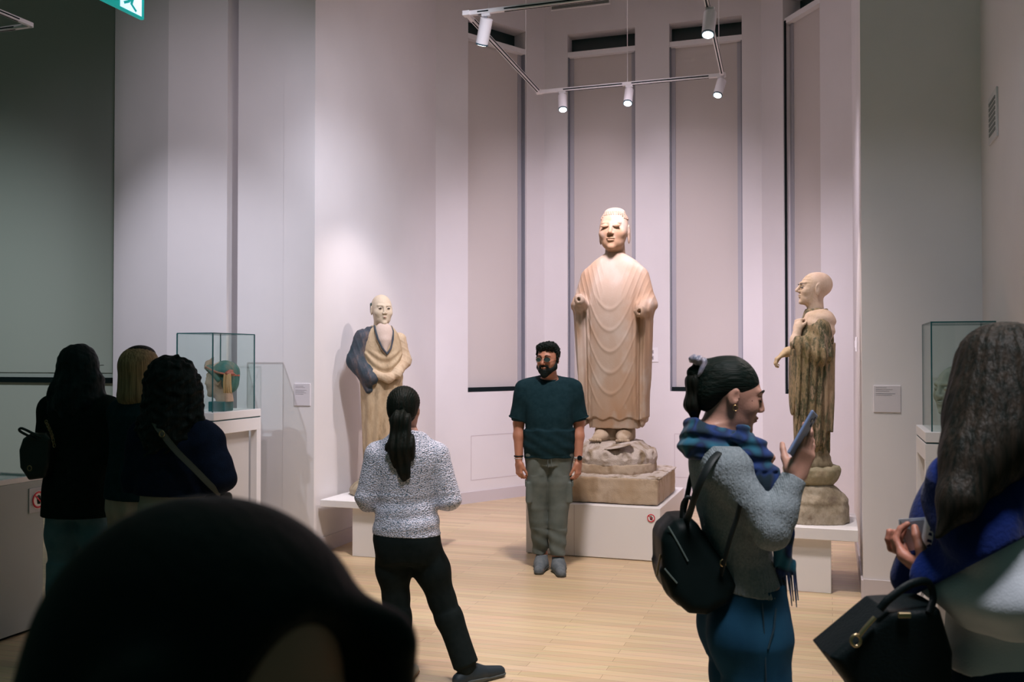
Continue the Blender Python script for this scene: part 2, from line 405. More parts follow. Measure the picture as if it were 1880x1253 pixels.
# baseboards
def baseb(name, a, b, off=.012, h=.13):
    d = (b-a).normalized(); n = Vector((d.y, -d.x, 0))
    if n.dot(Vector((.4, 2, 0))-(a+b)/2) < 0: n = -n
    q = MB(); q.box((a+b)/2+n*off/2+UZ*h/2, ((b-a).length/2, off/2+.001, h/2), (d, n, UZ)); return st(q.build(name, BASEB))
baseb('baseboard_bay_left', B_L, C1); baseb('baseboard_back', C1, C2); baseb('baseboard_bay_right', C2, B_R)
baseb('baseboard_left', Pil_L, B_L); baseb('baseboard_right', Pil_R, B_R); baseb('baseboard_pier_right', Pil_R, Wr, h=.14); baseb('baseboard_pier_left', Lr, Pil_L, h=.14)
# shallow access panels in the bay walls: thin joints around each panel
def panel(name, a, d, n, s0, s1, z0, z1):
    q = MB(); g = .0045
    for (sa, sb, za, zc) in ((s0, s1, z0-g, z0+g), (s0, s1, z1-g, z1+g), (s0-g, s0+g, z0, z1), (s1-g, s1+g, z0, z1)):
        q.box(a+d*(sa+sb)/2+n*.001+UZ*(za+zc)/2, ((sb-sa)/2, .0012, (zc-za)/2), (d, n, UZ))
    return st(q.build(name, BASEB))
def pz(a, d, s, py): return CAMH-(py-655)/1750*(a+d*s).y
s0 = ray(B_L, ddL, 865); s1 = ray(B_L, ddL, 990); panel('trim_1', B_L, ddL, nL, s0, s1, pz(B_L, ddL, s0, 882), pz(B_L, ddL, s0, 801))
s0 = ray(C1, ddB, 1238); s1 = ray(C1, ddB, 1375); panel('trim_2', C1, ddB, nB, s0, s1, pz(C1, ddB, s0, 876), pz(C1, ddB, s0, 797))
# long slot diffuser high on the back wall
s0 = ray(C1, ddB, 1012); s1 = ray(C1, ddB, 1122); zz = pz(C1, ddB, s0, 10)
t = thing('slot_vent', 'narrow dark slot vent high on the back wall above the middle windows', 'vent')
q = MB(); q.box(C1+ddB*(s0+s1)/2+nB*.008+UZ*zz, ((s1-s0)/2, .008, .05), (ddB, nB, UZ), .004); q.build('vent_frame', WHITE, t)
q = MB(); q.box(C1+ddB*(s0+s1)/2+nB*.012+UZ*zz, ((s1-s0)/2-.015, .008, .034), (ddB, nB, UZ)); q.build('vent_slot', mat('vent_grey', (.16,.18,.17), .6), t)
# wall fittings ------------------------------------------------------
def face_at(a, d, px): return a+d*ray(a, d, px)
def plate(name, label, cat, pos, d, n, w, h, t=.012, mt=None):
    o = thing(name, label, cat, pos); q = MB(); q.box((n*t/2), (w/2, t/2, h/2), (d, n, UZ), .002); q.build('plate', mt or WHITE, o); return o
nU = -V
CARD = mat('label_card', (.66,.62,.66), .5); INK = mat('label_ink', (.30,.28,.31), .6)
def text_rows(o, d, n, w, h, rows, off, x0=-.42):
    q = MB()
    for i, (fr, wd_) in enumerate(rows):
        q.box(d*(x0*w+wd_*w/2)+UZ*(h/2-fr*h)+n*off, (wd_*w/2, .0006, .0014), (d, n, UZ))
    q.build('caption', INK, o)
p = face_at(Pil_L, -U, 556); p.z = CAMH-70/1750*p.y
o = plate('wall_label', 'pale caption panel on the left pier beside the painted head case', 'label', p, U, nU, .155, .19, .01, CARD); text_rows(o, U, nU, .155, .19, [(.12,.5),(.18,.6),(.30,.7),(.36,.55),(.42,.66),(.48,.5)], .0105)
p = face_at(Pil_R, U, 1628); p.z = CAMH-78/1750*p.y
o = plate('wall_label', 'pale caption panel on the right pier beside the glass case', 'label', p, U, nU, .175, .185, .01, CARD); text_rows(o, U, nU, .175, .185, [(.08,.4),(.15,.62),(.21,.5),(.30,.72),(.36,.6)], .0105)
p = face_at(C1, ddB, 1197); p.z = CAMH-(652-655)/1750*p.y
o = plate('power_outlet', 'white double power outlet on the back wall beside the tall statue', 'outlet', p, ddB, nB, .15, .17)
for dz in (.035, -.035):
    q = MB(); q.box(nB*.014+UZ*dz, (.022, .003, .022), (ddB, nB, UZ), .002); s_ = q.build('socket', mat('socket_grey', (.40,.36,.38), .5), o)
    q = MB(); [q.box(nB*.0175+UZ*dz+ddB*e, (.003, .001, .008), (ddB, nB, UZ)) for e in (-.008, .008)]; q.build('socket_slot', BLACK, s_)
p = Pil_R+V*1.35; p.z = 1.78
o = plate('light_switch', 'small white switch plate on the bay side of the right pier', 'switch', p, V, -U, .075, .12)
q = MB(); q.box(-U*.014, (.016, .004, .03), (V, -U, UZ), .001); q.build('rocker', CARD, o)
p = Pil_R+V*1.0; p.z = 1.45
# grille on the right side wall
s_ = ray(Wr, -V, 1829); p = Wr-V*s_; p.z = CAMH+(655-213)/1750*p.y
o = thing('wall_vent', 'small perforated grey vent high on the right side wall', 'vent', p)
q = MB(); q.box(-U*.006, (.15, .006, .15), (V, -U, UZ), .002); q.build('vent_frame', mat('vent_paint', (.60,.60,.62), .6), o)
q = MB()
for i in range(8):
    for j in range(7): q.box(-U*.0135+V*(-.105+.03*i)+UZ*(-.095+.032*j), (.010, .002, .010), (V, -U, UZ))
q.build('vent_holes', mat('vent_grey2', (.20,.22,.22), .6), o)
# ------------------------------------------------------------------ display furniture
PT = .44
P0 = Vector((1.21, 7.80, 0))          # platform, front right corner
o = thing('display_platform', 'low white platform under the tall statue with a no-touching sticker', 'platform', P0-U*.575+V*.655)
q = MB(); q.box((0,0,PT/2+.003), (.575, .655, PT/2-.003), (U, V, UZ), .004); q.build('platform_body', WHITE, o)
q = MB(); q.box((-U*.15)-V*.6555+UZ*.22, (.0025, .0012, .21), (U, V, UZ)); q.build('panel_joint', BASEB, o)
q = MB(); q.box((0,0,.003), (.56, .64, .003), (U, V, UZ)); q.build('plinth_recess', BASEB, o)
RED = mat('sign_red', (.62, .03, .06), .5)
def no_touch(pos, d, n, r, parent=None):
    s = thing('no_touch_sign', 'round red and white no-touching sticker on the low white platform', 'sign', pos) if parent is None else parent
    q = MB(); q.prism([(math.cos(a)*r*1.12, math.sin(a)*r*1.12) for a in np.linspace(0, 2*math.pi, 33)[:-1]], n*.0005, d, UZ, n, .001); b = q.build('sticker', mat('sticker_white', (.8,.78,.78), .5), s)
    q = MB(); q.tube([d*math.cos(a)*r*.92+UZ*math.sin(a)*r*.92+n*.002 for a in np.linspace(0, 2*math.pi, 33)[:-1]], r*.12, 6, flat=(1,1), closed=True); q.build('red_ring', RED, s)
    q = MB(); q.box(n*.0045, (r*.85, .0006, r*.08), ((d-UZ).normalized(), n, (d+UZ).normalized())); q.build('red_bar', RED, s)
    h = MB(); P = lambda x, y: (x*r, y*r)
    h.prism([P(-.28,-.05), P(-.2,-.5), P(.2,-.55), P(.32,-.1), P(.22,.1), P(-.22,.12)], n*.002, d, UZ, n, .001)
    for k, (x, l) in enumerate(((-.22,.42), (-.08,.55), (.07,.52), (.2,.38))): h.prism([P(x-.055,.05), P(x+.055,.05), P(x+.045,.05+l), P(x-.045,.05+l)], n*.002, d, UZ, n, .001)
    h.prism([P(.28,-.2), P(.52,.12), P(.43,.2), P(.2,.0)], n*.002, d, UZ, n, .001); h.build('hand_symbol', BLACK, s)
    return s
p = P0-U*.075-V*.0022; p.z = CAMH-(951-655)/1750*p.y
no_touch(p, U, -V, .032)
def bench(name, label, corner, side, L, dep, z, th, leg0, leg1):
    # corner = front corner at the pier, runs by side*U
    o = thing(name, label, 'display bench', corner+U*side*L/2+V*dep/2)
    q = MB(); q.box(UZ*(z-th/2), (L/2, dep/2, th/2), (U, V, UZ), .004); q.build('bench_top', WHITE, o)
    q = MB(); a = U*side*((leg0+leg1)/2-L/2); q.box(a+UZ*((z-th)/2), (abs(leg1-leg0)/2, dep/2-.06, (z-th)/2), (U, V, UZ), .003); q.build('bench_pedestal', WHITE, o)
    return o
BZ = .47
bench('display_bench', 'white bench with a pedestal foot under the painted statue at left', Pil_L+U*.04+V*.04, 1, .98, .75, BZ, .06, .27, .78)
bench('display_bench', 'white bench with a pedestal foot under the statue in profile at right', Pil_R-U*.03+V*.03, -1, .98, .75, BZ, .085, .18, .62)
# far-left plinth with tray
PLc = Vector((-2.90, 5.92, 0))
o = thing('display_plinth', 'tall grey-white plinth with a recessed glass tray at the left edge', 'plinth', PLc-U*.6-V*.55)
q = MB(); q.box(UZ*(.47), (.6, .55, .45), (U, V, UZ), .004); q.build('plinth_body', mat('plinth_grey', (.36,.40,.41), .5), o)  # body greyed to stand in for the light that misses it
q = MB(); q.box(UZ*.02, (.57, .52, .02), (U, V, UZ)); q.build('plinth_recess', BLACK, o)
q = MB()
for a, h in ((U*.585, (.015,.55)), (-U*.585, (.015,.55)), (V*.535, (.57,.015)), (-V*.535, (.57,.015))): q.box(a+UZ*.935, (h[0], h[1], .015), (U, V, UZ), .002)
q.build('plinth_rim', WHITE, o)
q = MB(); q.box(UZ*.935, (.57, .52, .006), (U, V, UZ)); q.build('glass_tray', mat('tray_glass', (.35,.45,.45), .1), o)
q = MB(); q.box(-U*.1+V*.05+UZ*.975, (.36, .36, .03), (U, V, UZ), .003); q.build('riser', WHITE, o)
sg = thing('no_touch_sign', 'white card with a red no-touching ring on the side of the left plinth', 'sign', PLc-V*.05+UZ*.80+U*.001)
q = MB(); q.box(U*.003, (.003, .07, .075), (U, V, UZ), .001); q.build('card', mat('grey_card', (.45,.46,.5), .5), sg)
no_touch(None, V, U, .05, sg)
for c_ in sg.children:
    if c_.name.split('.')[0] != 'card': c_.location = U*.007
# glass display cases
def case(label, near, du, dw, dd, zl, zg, leg=.06):
    # near = nearest vertical corner on the plan, du = +-U direction of the front, dw width, dd depth along V
    ctr = near+du*dw/2+V*dd/2; o = thing('display_case', label, 'display case', ctr)
    gx, gy = dw/2, dd/2
    q = MB(); e = .04
    q.box(UZ*(zl-.03), (gx+e, gy+e, .03), (U, V, UZ), .003); q.build('deck', WHITE, o)
    q = MB(); q.box(UZ*(zl-.065), (gx+e-.006, gy+e-.006, .005), (U, V, UZ)); q.build('shadow_gap', mat('case_gap', (.02,.07,.08), .5), o)
    q = MB(); q.box(UZ*(zl-.12), (gx+e, gy+e, .05), (U, V, UZ), .002); q.build('apron', WHITE, o)
    for a in (-1, 1):
        for b in (-1, 1):
            q = MB(); q.box(U*a*(gx+e-leg/2)+V*b*(gy+e-leg/2)+UZ*((zl-.17)/2), (leg/2, leg/2, (zl-.17)/2), (U, V, UZ), .002); q.build('leg', WHITE, o)
    q = MB(); q.box(UZ*((zl-.17)/2), (gx+e-leg-.01, gy+e-leg-.01, (zl-.17)/2), (U, V, UZ)); q.build('inner_panel', mat('case_inner', (.60,.58,.58), .6), o)
    hz = zg-zl; t = .004
    for nm, c_, h in (('glass_pane', -V*gy, (gx, t, hz/2)), ('glass_pane', V*gy, (gx, t, hz/2)), ('glass_pane', -U*gx, (t, gy, hz/2)), ('glass_pane', U*gx, (t, gy, hz/2))):
        q = MB(); q.box(c_+UZ*(zl+hz/2), h, (U, V, UZ)); q.build(nm, GLASS, o)
    q = MB(); q.box(UZ*zg, (gx, gy, t), (U, V, UZ)); q.build('glass_lid', GLASS, o)
    q = MB(); w = .0040
    for a in (-1, 1):
        for b in (-1, 1): q.box(U*a*gx+V*b*gy+UZ*(zl+hz/2), (w, w, hz/2), (U, V, UZ))
        q.box(U*a*gx+UZ*zg, (w, gy, w), (U, V, UZ)); q.box(V*a*gy+UZ*zg, (gx, w, w), (U, V, UZ))
    q.build('glass_edges', EDGE, o)
    return o, ctr
LC = Vector((-2.31, 7.36, 0)); caseL, cL = case('tall glass case holding the painted head, beside the left pier', LC, -U, .33, .56, CAMH-(758-655)/1750*7.36, CAMH+(655-612)/1750*7.36)
RC = Vector((2.464, 5.6, 0)); caseR, cR = case('tall glass case holding the grey stone head, at the right pier', RC, U, .34, .56, CAMH-(793-655)/1750*5.6, CAMH+(655-592)/1750*5.6)
# ------------------------------------------------------------------ lighting tracks
ZT = 4.4
RAIL = mat('track_white', (.78,.74,.76), .5); LENS = emit('lamp_lens', (.93,.95,1.0), 22); RIM = mat('lamp_rim', (.05,.10,.13), .3)
def rail(o, a, b, slots):
    d = (b-a).normalized(); n = Vector((d.y, -d.x, 0)); q = MB(); q.box((a+b)/2, ((b-a).length/2, .017, .017), (d, n, UZ), .002); r_ = q.build('rail', RAIL, o)
    L = (b-a).length
    q = MB()
    for s0, s1 in slots: q.box(a+d*(s0+s1)/2*L-UZ*.0175, ((s1-s0)*L/2, .0055, .002), (d, n, UZ)); q.box(a+d*(s0+s1)/2*L+n*.0175, ((s1-s0)*L/2, .002, .005), (d, n, UZ)); q.box(a+d*(s0+s1)/2*L-n*.0175, ((s1-s0)*L/2, .002, .005), (d, n, UZ))
    q.build('rail_slot', BLACK, r_)
def onpl(px, py, z=ZT):
    d = (z-CAMH)*1750/(655-py); return Vector(((px-940)/1750*d, d, z))
FL = onpl(990, 167); NLc = onpl(857, 22); Wd = 1.85
FR = FL+U*Wd; NR = NLc+U*Wd
o = thing('lighting_track', 'white suspended lighting track square above the tall statue', 'lighting track')
rail(o, FL, FR, [(.14,.47),(.52,.93)]); rail(o, NLc, FL, [(.06,.97)]); rail(o, NLc, NR, [(.05,.10),(.17,.96)]); rail(o, NR, FR, [(.03,.95)])
for a in (FL, FR, NLc, NR):
    q = MB(); q.box(a, (.03, .03, .019), (U, V, UZ), .002); q.build('corner_joint', RAIL, o)
for pp in (FL-V*.45, FL+U*.92, FR-V*.3, NR+V*.4, NLc+V*.5):
    q = MB(); q.tube([pp, Vector((pp.x, pp.y, HC-.002))], .0035, 6); q.build('hanger_wire', RAIL, o)
def lamp(label, pos, aim, power, angle=45, color=KEY, L=.17, rad=.045):
    o = thing('track_spotlight', label, 'spotlight', pos, group=None)
    q = MB(); q.box(UZ*-.028, (.035, .014, .011), (U, V, UZ), .002); q.build('adapter', RAIL, o)
    q = MB(); q.tube([UZ*-.035, UZ*-.075], .009, 8); q.build('stem', mat('stem_grey', (.25,.25,.27), .4), o)
    pv = pos-UZ*.085; d = (Vector(aim)-pv).normalized(); z0 = -UZ*.085-d*.03
    q = MB(); q.tube([z0, z0+d*.004, z0+d*L], [rad*.9, rad, rad], 24); q.build('housing', mat('lamp_white', (.82,.78,.82), .4), o)
    q = MB(); q.tube([z0+d*(L-.006), z0+d*(L+.006)], [rad*1.02, rad*1.02], 24); q.build('rim', RIM, o)
    q = MB(); q.tube([z0+d*(L+.004), z0+d*(L+.009)], [rad*.8, rad*.8], 20); q.build('lens', LENS, o)
    s = pos+z0+d*(L+.03)
    spot(s, aim, power, angle, color=color, size=.03)
STAT = Vector((.91, 8.47, 0))
pa = lambda px: FL+U*ray(Vector((FL.x,FL.y,0)), U, px)
lamp('white spotlight at the near left corner of the track, seen from the side', NLc+U*.16, (-.8, 8.8, 1.8), 88, 60, COOL, L=.2, rad=.05)
lamp('leftmost lit spotlight on the far rail of the track', pa(1033), (.55, 8.6, 1.8), 16, 50)
lamp('middle lit spotlight on the far rail of the track', pa(1156), (.75, 8.3, 1.9), 16, 50)
lamp('lit spotlight at the far right corner of the track', FR-V*.03-U*.01, (1.1, 8.2, 1.6), 16, 50)
lamp('large lit spotlight on the right rail, at the top of the picture', NR+V*.42, (.95, 6.2, .8), 12, 60, L=.2, rad=.05)
# spots for the near rail's unseen lamps, plus an added wash on the back wall
spot(NLc+U*1.0-UZ*.25, (.85, 8.4, 1.9), 6, 60, .7, WARM, .03)
spot(NLc+U*1.6-UZ*.25, (-1.2, 8.5, 1.6), 193, 42, .5, WARM, .03)
spot(NLc+U*1.2-UZ*.25, (2.3, 7.4, 1.7), 190, 42, .5, WARM, .03)
spot(NLc+U*1.2-UZ*.25+V*.1, (1.2, 11.2, 1.5), 590, 88, 1, KEY, .3)

# far-left track corner
FL2 = onpl(54, 43)
o = thing('lighting_track', 'white suspended lighting track corner at the top left', 'lighting track')
rail(o, FL2-U*2.2, FL2, [(.1,.92)]); rail(o, FL2-V*2.4, FL2, [(.05,.94)])
q = MB(); q.tube([FL2-V*.6, FL2-V*.6+UZ*(HC-ZT)], .0035, 6); q.build('hanger_wire', RAIL, o)
# exit sign
pe = Vector((-682/1750*5.4, 5.4, CAMH+(655-34)/1750*5.4))
o = thing('exit_sign', 'hanging green running-man exit sign at the top left', 'sign', pe-V*.2+UZ*.1)
GRN = emit('exit_green', (.0, .26, .24), .9); WHT = emit('exit_white', (.62,.80,1.0), 1.0)
q = MB(); q.box((0,0,0), (.012, .2, .1), (U, V, UZ), .003); q.build('sign_panel', GRN, o)
q = MB(); q.box(U*.013+V*.09, (.001, .085, .088), (U, V, UZ)); q.build('white_doorway', WHT, o)
q = MB(); F2 = lambda pts: q.prism([(x, z) for x, z in pts], U*.0145, V, UZ, U, .001)
F2([(.075,.03),(.10,.035),(.115,-.005),(.085,-.012)]); F2([(.09,.0),(.115,-.003),(.10,-.045),(.135,-.07),(.125,-.082),(.082,-.05)]); F2([(.085,.0),(.105,-.005),(.075,-.045),(.035,-.065),(.028,-.052),(.062,-.035)])
F2([(.10,.03),(.135,.005),(.15,.02),(.145,.028),(.134,.018),(.105,.045)]); F2([(.08,.035),(.045,.02),(.035,-.01),(.045,-.012),(.055,.01),(.085,.015)])
F2([(.095+.014*math.cos(a), .062+.014*math.sin(a)) for a in np.linspace(0, 6.28, 13)[:-1]]); q.build('running_figure', GRN, o)
q = MB(); q.prism([(-.17,-.02),(-.10,-.02),(-.10,-.05),(-.05,0),(-.10,.05),(-.10,.02),(-.17,.02)], U*.013, V, UZ, U, .001); q.build('arrow', WHT, o)
q = MB(); q.tube([UZ*.1, UZ*(HC-o.location.z)], .008, 8); q.build('hanger_rod', mat('rod_grey', (.3,.3,.3), .5), o)
# ================================================================== heads, hands, bodies
def head(k_ear=1.0, nose=1.0, jaw=1.0, brow=1.0, lid=True, cheek=1.0, neck=True, lips=1.0, sock=1.0):
    # local frame: origin at the head's centre, face towards -Y, 0.23 from chin to crown
    p = [ell((0,.014,.030),(.073,.093,.086)), ell((0,-.022,-.018),(.060*jaw,.066,.088),.03), ell((0,-.040,-.072),(.041*jaw,.040,.034),.03),
         ell((0,-.073,-.096),(.018,.017,.014),.018)]
    for s in (-1, 1):
        p += [ell((s*.034,-.056,-.022),(.024*cheek,.026,.026),.02), cone((s*.012,-.086,.030),(s*.043,-.072,.032),.007*brow,.005,.016),
              ell((s*.030,-.0905,.011),(.0165,.0125*sock,.0105*sock),.012,'s')]
        if lid: p += [ell((s*.030,-.0755+.0055*(sock < 1),.0105),(.0135,.0115,.0095),.004)]
        p += [ell((s*.0745,.010,-.002-.012*(k_ear-1)),(.0075,.018,.031*k_ear),.006,M=rot(0,0,s*18)), ell((s*.083,.004,.002),(.006,.009,.016*k_ear),.004,'s')]
    p += [cone((0,-.086,.022),(0,-.106*nose-(nose-1)*.0,-.020),.0075,.0105,.010)]
    for s in (-1, 1): p += [ell((s*.0105,-.094,-.026),(.0075,.010,.0065),.006)]
    p += [ell((0,-.0885,-.050),(.022*lips,.009,.0052),.006), ell((0,-.0865,-.0605),(.018*lips,.009,.0060),.006), cone((-.020,-.096,-.0555),(.020,-.096,-.0555),.0022,.0022,.003,op='s')]
    if neck: p += [cone((0,.018,-.06),(0,.030,-.165),.050,.056,.03)]
    return p
def hand(curl=(30,40,30), thumb=35, spread=4, s=1.0, side=1, curls=None, thumb_in=20):
    # wrist at origin, fingers along -Z, palm faces +Y, thumb on side*X
    p = [cone((0,0,.02),(0,0,-.02),.024,.026,.015,sc=(1.1,.75,1)), rbox((0,0,-.052),(.039,.0135,.046),.013,.02)]
    Ls = [(.040,.026,.020),(.045,.029,.021),(.042,.027,.020),(.032,.021,.018)]
    for i, (x, L) in enumerate(zip((.028,.0095,-.0095,-.028), Ls)):
        a = R(-curls[i][0] if curls else -curl[0]*.5); pt = np.array([side*x, 0, -.092+abs(x)*.18]); sp = R(spread*(x/.01))*side
        cu = curls[i] if curls else curl
        ang = 0; r = .0088 if i < 3 else .0076
        for j in range(3):
            ang += R(cu[j]); d = np.array([math.sin(sp)*math.cos(ang), math.sin(ang), -math.cos(ang)]); q = pt+d*L[j]
            p.append(cone(pt, q, r-.0006*j, r-.0006*(j+1), .004 if j else .010)); pt = q
    t0 = np.array([side*.030, .006, -.022]); a = R(thumb); b = R(thumb_in)
    d1 = np.array([side*math.sin(a)*math.cos(b), math.sin(b), -math.cos(a)*math.cos(b)]); t1 = t0+d1*.040
    d2 = np.array([side*math.sin(a*.6)*math.cos(b), math.sin(b*1.3), -math.cos(a*.6)]); d2 /= np.linalg.norm(d2); t2 = t1+d2*.030; d3 = d2+np.array([-side*.25, .1, 0]); t3 = t2+d3/np.linalg.norm(d3)*.022
    p += [cone(t0, t1, .0165, .0125, .014), cone(t1, t2, .0108, .0098, .005), cone(t2, t3, .0098, .0085, .004)]
    return S(p, s) if s != 1 else p
def hand_at(wrist, d, palm, **k):     # fingers run along d, the palm looks along palm
    d = np.array(d, float); d /= np.linalg.norm(d); pm = np.array(palm, float); pm -= d*(pm@d); pm /= np.linalg.norm(pm)
    return X(hand(**k), np.stack([np.cross(pm, -d), pm, -d], 1), wrist)
def lerp(a, b, t): return np.array(a, float)*(1-t)+np.array(b, float)*t
def foot(ank, toe, s=1.0):
    a = np.array(ank, float); t = np.array(toe, float); d = t-a; d[2] = 0; d /= np.linalg.norm(d); heel = a-d*.045*s; heel[2] = .032
    return [cone(heel, [a[0]+d[0]*.06, a[1]+d[1]*.06, .045], .030*s, .040*s, .03), cone([a[0]+d[0]*.05, a[1]+d[1]*.05, .042], [t[0], t[1], .026], .040*s, .026*s, .03), cone([a[0], a[1], .1], [a[0]+d[0]*.03, a[1]+d[1]*.03, .05], .038*s, .040*s, .03)]

# ================================================================== stone and painted sculpture
def stone(name, c1, c2, c3, rough=.85, vs=3.0, bump=.35, fold=(30, 30, 3)):
    m = bpy.data.materials.new(name); m.use_nodes = True; nt = m.node_tree; N = nt.nodes; L = nt.links; b = N['Principled BSDF']; b.inputs['Roughness'].default_value = rough
    b.inputs['Specular IOR Level'].default_value = .25
    tc = N.new('ShaderNodeTexCoord')
    def nz(sc, st, det=5):
        mp = N.new('ShaderNodeMapping'); mp.inputs['Scale'].default_value = st; L.new(tc.outputs['Object'], mp.inputs[0]); n = N.new('ShaderNodeTexNoise'); n.inputs['Scale'].default_value = sc; n.inputs['Detail'].default_value = det; L.new(mp.outputs[0], n.inputs['Vector']); return n
    n1 = nz(vs, (1,1,.45)); n2 = nz(vs*2.6, (1,1,.6)); n3 = nz(90, (1,1,1), 3)
    r1 = N.new('ShaderNodeValToRGB'); r1.color_ramp.elements[0].position = .38; r1.color_ramp.elements[1].position = .62; r1.color_ramp.elements[0].color = (*c1, 1); r1.color_ramp.elements[1].color = (*c2, 1); L.new(n1.outputs['Fac'], r1.inputs[0])
    r2 = N.new('ShaderNodeValToRGB'); r2.color_ramp.elements[0].position = .50; r2.color_ramp.elements[1].position = .66; L.new(n2.outputs['Fac'], r2.inputs[0])
    mx = N.new('ShaderNodeMixRGB'); L.new(r2.outputs[0], mx.inputs[0]); L.new(r1.outputs[0], mx.inputs[1]); mx.inputs[2].default_value = (*c3, 1); L.new(mx.outputs[0], b.inputs['Base Color'])
    bp = N.new('ShaderNodeBump'); bp.inputs['Strength'].default_value = bump; bp.inputs['Distance'].default_value = .006; L.new(n3.outputs['Fac'], bp.inputs['Height']); L.new(bp.outputs[0], b.inputs['Normal'])
    MT[name] = m; return m
BUD = stone('pale_stone', (.44,.34,.265), (.40,.245,.15), (.47,.385,.32), vs=2.2, bump=.12)
BUD2 = stone('brown_stone', (.42,.31,.21), (.52,.42,.33), (.33,.24,.16), vs=3.5)
BUDT = stone('dusty_stone', (.46,.39,.34), (.58,.51,.48), (.30,.23,.16), vs=4.5, bump=.8)
# ---- tall statue 
t = thing('standing_statue', 'very tall pale stone robed figure with closed eyes on a carved lotus base', 'statue', STAT+UZ*(PT+.005), -TH)
Z0 = .49                               # feet above the platform top
body = [loft([(.10,.235,.16,0,.02),(.35,.262,.175,0,.02),(.75,.270,.185,0,.01),(1.05,.262,.19,0,.0),(1.25,.262,.185,0,.0),(1.38,.265,.17,0,.01),(1.46,.262,.15,0,.02),(1.54,.248,.13,0,.025),(1.595,.210,.115,0,.03),(1.63,.145,.10,0,.03),(1.655,.095,.09,0,.03),(1.67,.075,.08,0,.02)], n=2.4, smooth=2)]
for s in (-1, 1):
    body += [cone((s*.225,.015,1.45),(s*.292,-.02,1.20),.085,.085,.05), cone((s*.298,-.02,1.20),(s*.285,-.17,1.20 if s < 0 else 1.15),.078,.062,.05)]
    body += [cone((s*.300,-.075,1.12),(s*.262,-.055,.16),.060,.048,.03,sc=(.75,1.5,1)), cone((s*.268,-.02,1.1),(s*.245,.03,.2),.07,.06,.05)]
    hz = 1.205 if s < 0 else 1.135; hx = s*(.248 if s < 0 else .280)
    body += [cone((hx,-.15,hz),(hx,-.265,hz+(.025 if s < 0 else -.005)),.040,.042,.02), ell((hx,-.285,hz+(.035 if s < 0 else -.005)),(.048,.030,.048),.02), ell((hx,-.325,hz+(.035 if s < 0 else -.008)),(.018,.05,.018),.004,'s')]
body += [ell((-.205,-.235,1.0),(.020,.10,.13),.03,'s'), ell((.215,-.235,.98),(.012,.085,.09),.02,'s')]
def bud_disp(P):
    x, y, z = P[:,0], P[:,1], P[:,2]; front = np.clip(-y*14+.2, 0, 1); ax_ = np.abs(x)
    cen = np.clip((.24-ax_)/.06, 0, 1); out = 0*x
    ph = (z-.0)*34-(x/.215)**2*11.5                  # hanging U folds over belly and legs
    u = np.clip((1.32-z)/.1, 0, 1)*np.clip((z-.26)/.12, 0, 1)
    out -= .0042*np.maximum(0, np.sin(ph))**5*u*cen*front
    out -= .0040*np.sin(ax_*150+2*np.sin(z*3))*np.clip((ax_-.16)/.05, 0, 1)*np.clip((1.3-z)/.15, 0, 1)
    v = np.clip((z-1.18)/.1, 0, 1)*np.clip((1.6-z)/.08, 0, 1)
    out -= .0042*np.maximum(0, np.sin((ax_-(z-1.15)*.32)*140))**3*v*front*np.clip((ax_-.05)/.05, 0, 1)
    hem = .20+.012*np.cos(x*42)                      # scalloped upper hem, then a narrower under robe
    out += np.where(z < hem, .012, 0)*(z < .32)
    out += np.where(z < .105+.012*np.cos(x*48+1), .03, 0)
    return out
b_ = sdf('robed_body', body, .0065, BUD, t, bud_disp); b_.location.z = Z0
hd = S([q for q in head(1.0, .98, 1.20, .45, True, 1.45, False, 1.0, sock=.55)], 1.66)
for s in (-1, 1): hd += [ell((s*.128,.028,-.035),(.013,.028,.085),.01)]
hd += [ell((0,.035,.165),(.092,.095,.042),.03), cone((0,.04,-.10),(0,.045,-.27),.082,.098,.03)]
hd += [ell((s*.056,-.150,.026),(.032,.012,.016),.012) for s in (-1, 1)]
h_ = sdf('head', hd, .0045, BUD, t); h_.location = (0,-.005,Z0+1.865)
curls = MB()
for i in range(9):
    el_ = .40+i*.115
    nn = max(6, int(40*math.cos(el_)))
    for j in range(nn):
        az = 2*math.pi*(j+.5*(i % 2))/nn
        if i < 3 and abs(((az+math.pi/2+math.pi) % (2*math.pi))-math.pi) < (.95 if i == 0 else .75 if i == 1 else .0): continue
        rr = 1.015; c = Vector((math.cos(el_)*math.cos(az)*.123*rr, .024+math.cos(el_)*math.sin(az)*.156*rr, .046+math.sin(el_)*.146*rr)); n_ = Vector((c.x/.123**2, (c.y-.024)/.156**2, (c.z-.046)/.146**2)).normalized()
        if c.z > .165: continue
        curls.tube([c-n_*.006, c+n_*.001, c+n_*.006, c+n_*.0085], [.0095,.0095,.0065,.002], 8)
cu = curls.build('hair_curls', stone('curl_stone', (.36,.24,.17), (.42,.31,.23), (.38,.26,.19)), t); cu.location = (0,-.005,Z0+1.865)
ft = []
for s in (-1, 1):
    ft += [cone((s*.095,.02,.10),(s*.10,-.10,.045),.06,.052,.03), cone((s*.10,-.10,.045),(s*.115,-.20,.028),.052,.036,.03,sc=(1.25,1,.9))]
    for k in range(5): ft.append(ell((s*(.072+.024*k),-.245+.008*k,.018),(.0125,.022,.014),.004))
ft += [rbox((0,.03,.06),(.17,.09,.06),.03,.03)]
f_ = sdf('feet', ft, .005, BUD2, t); f_.location.z = Z0
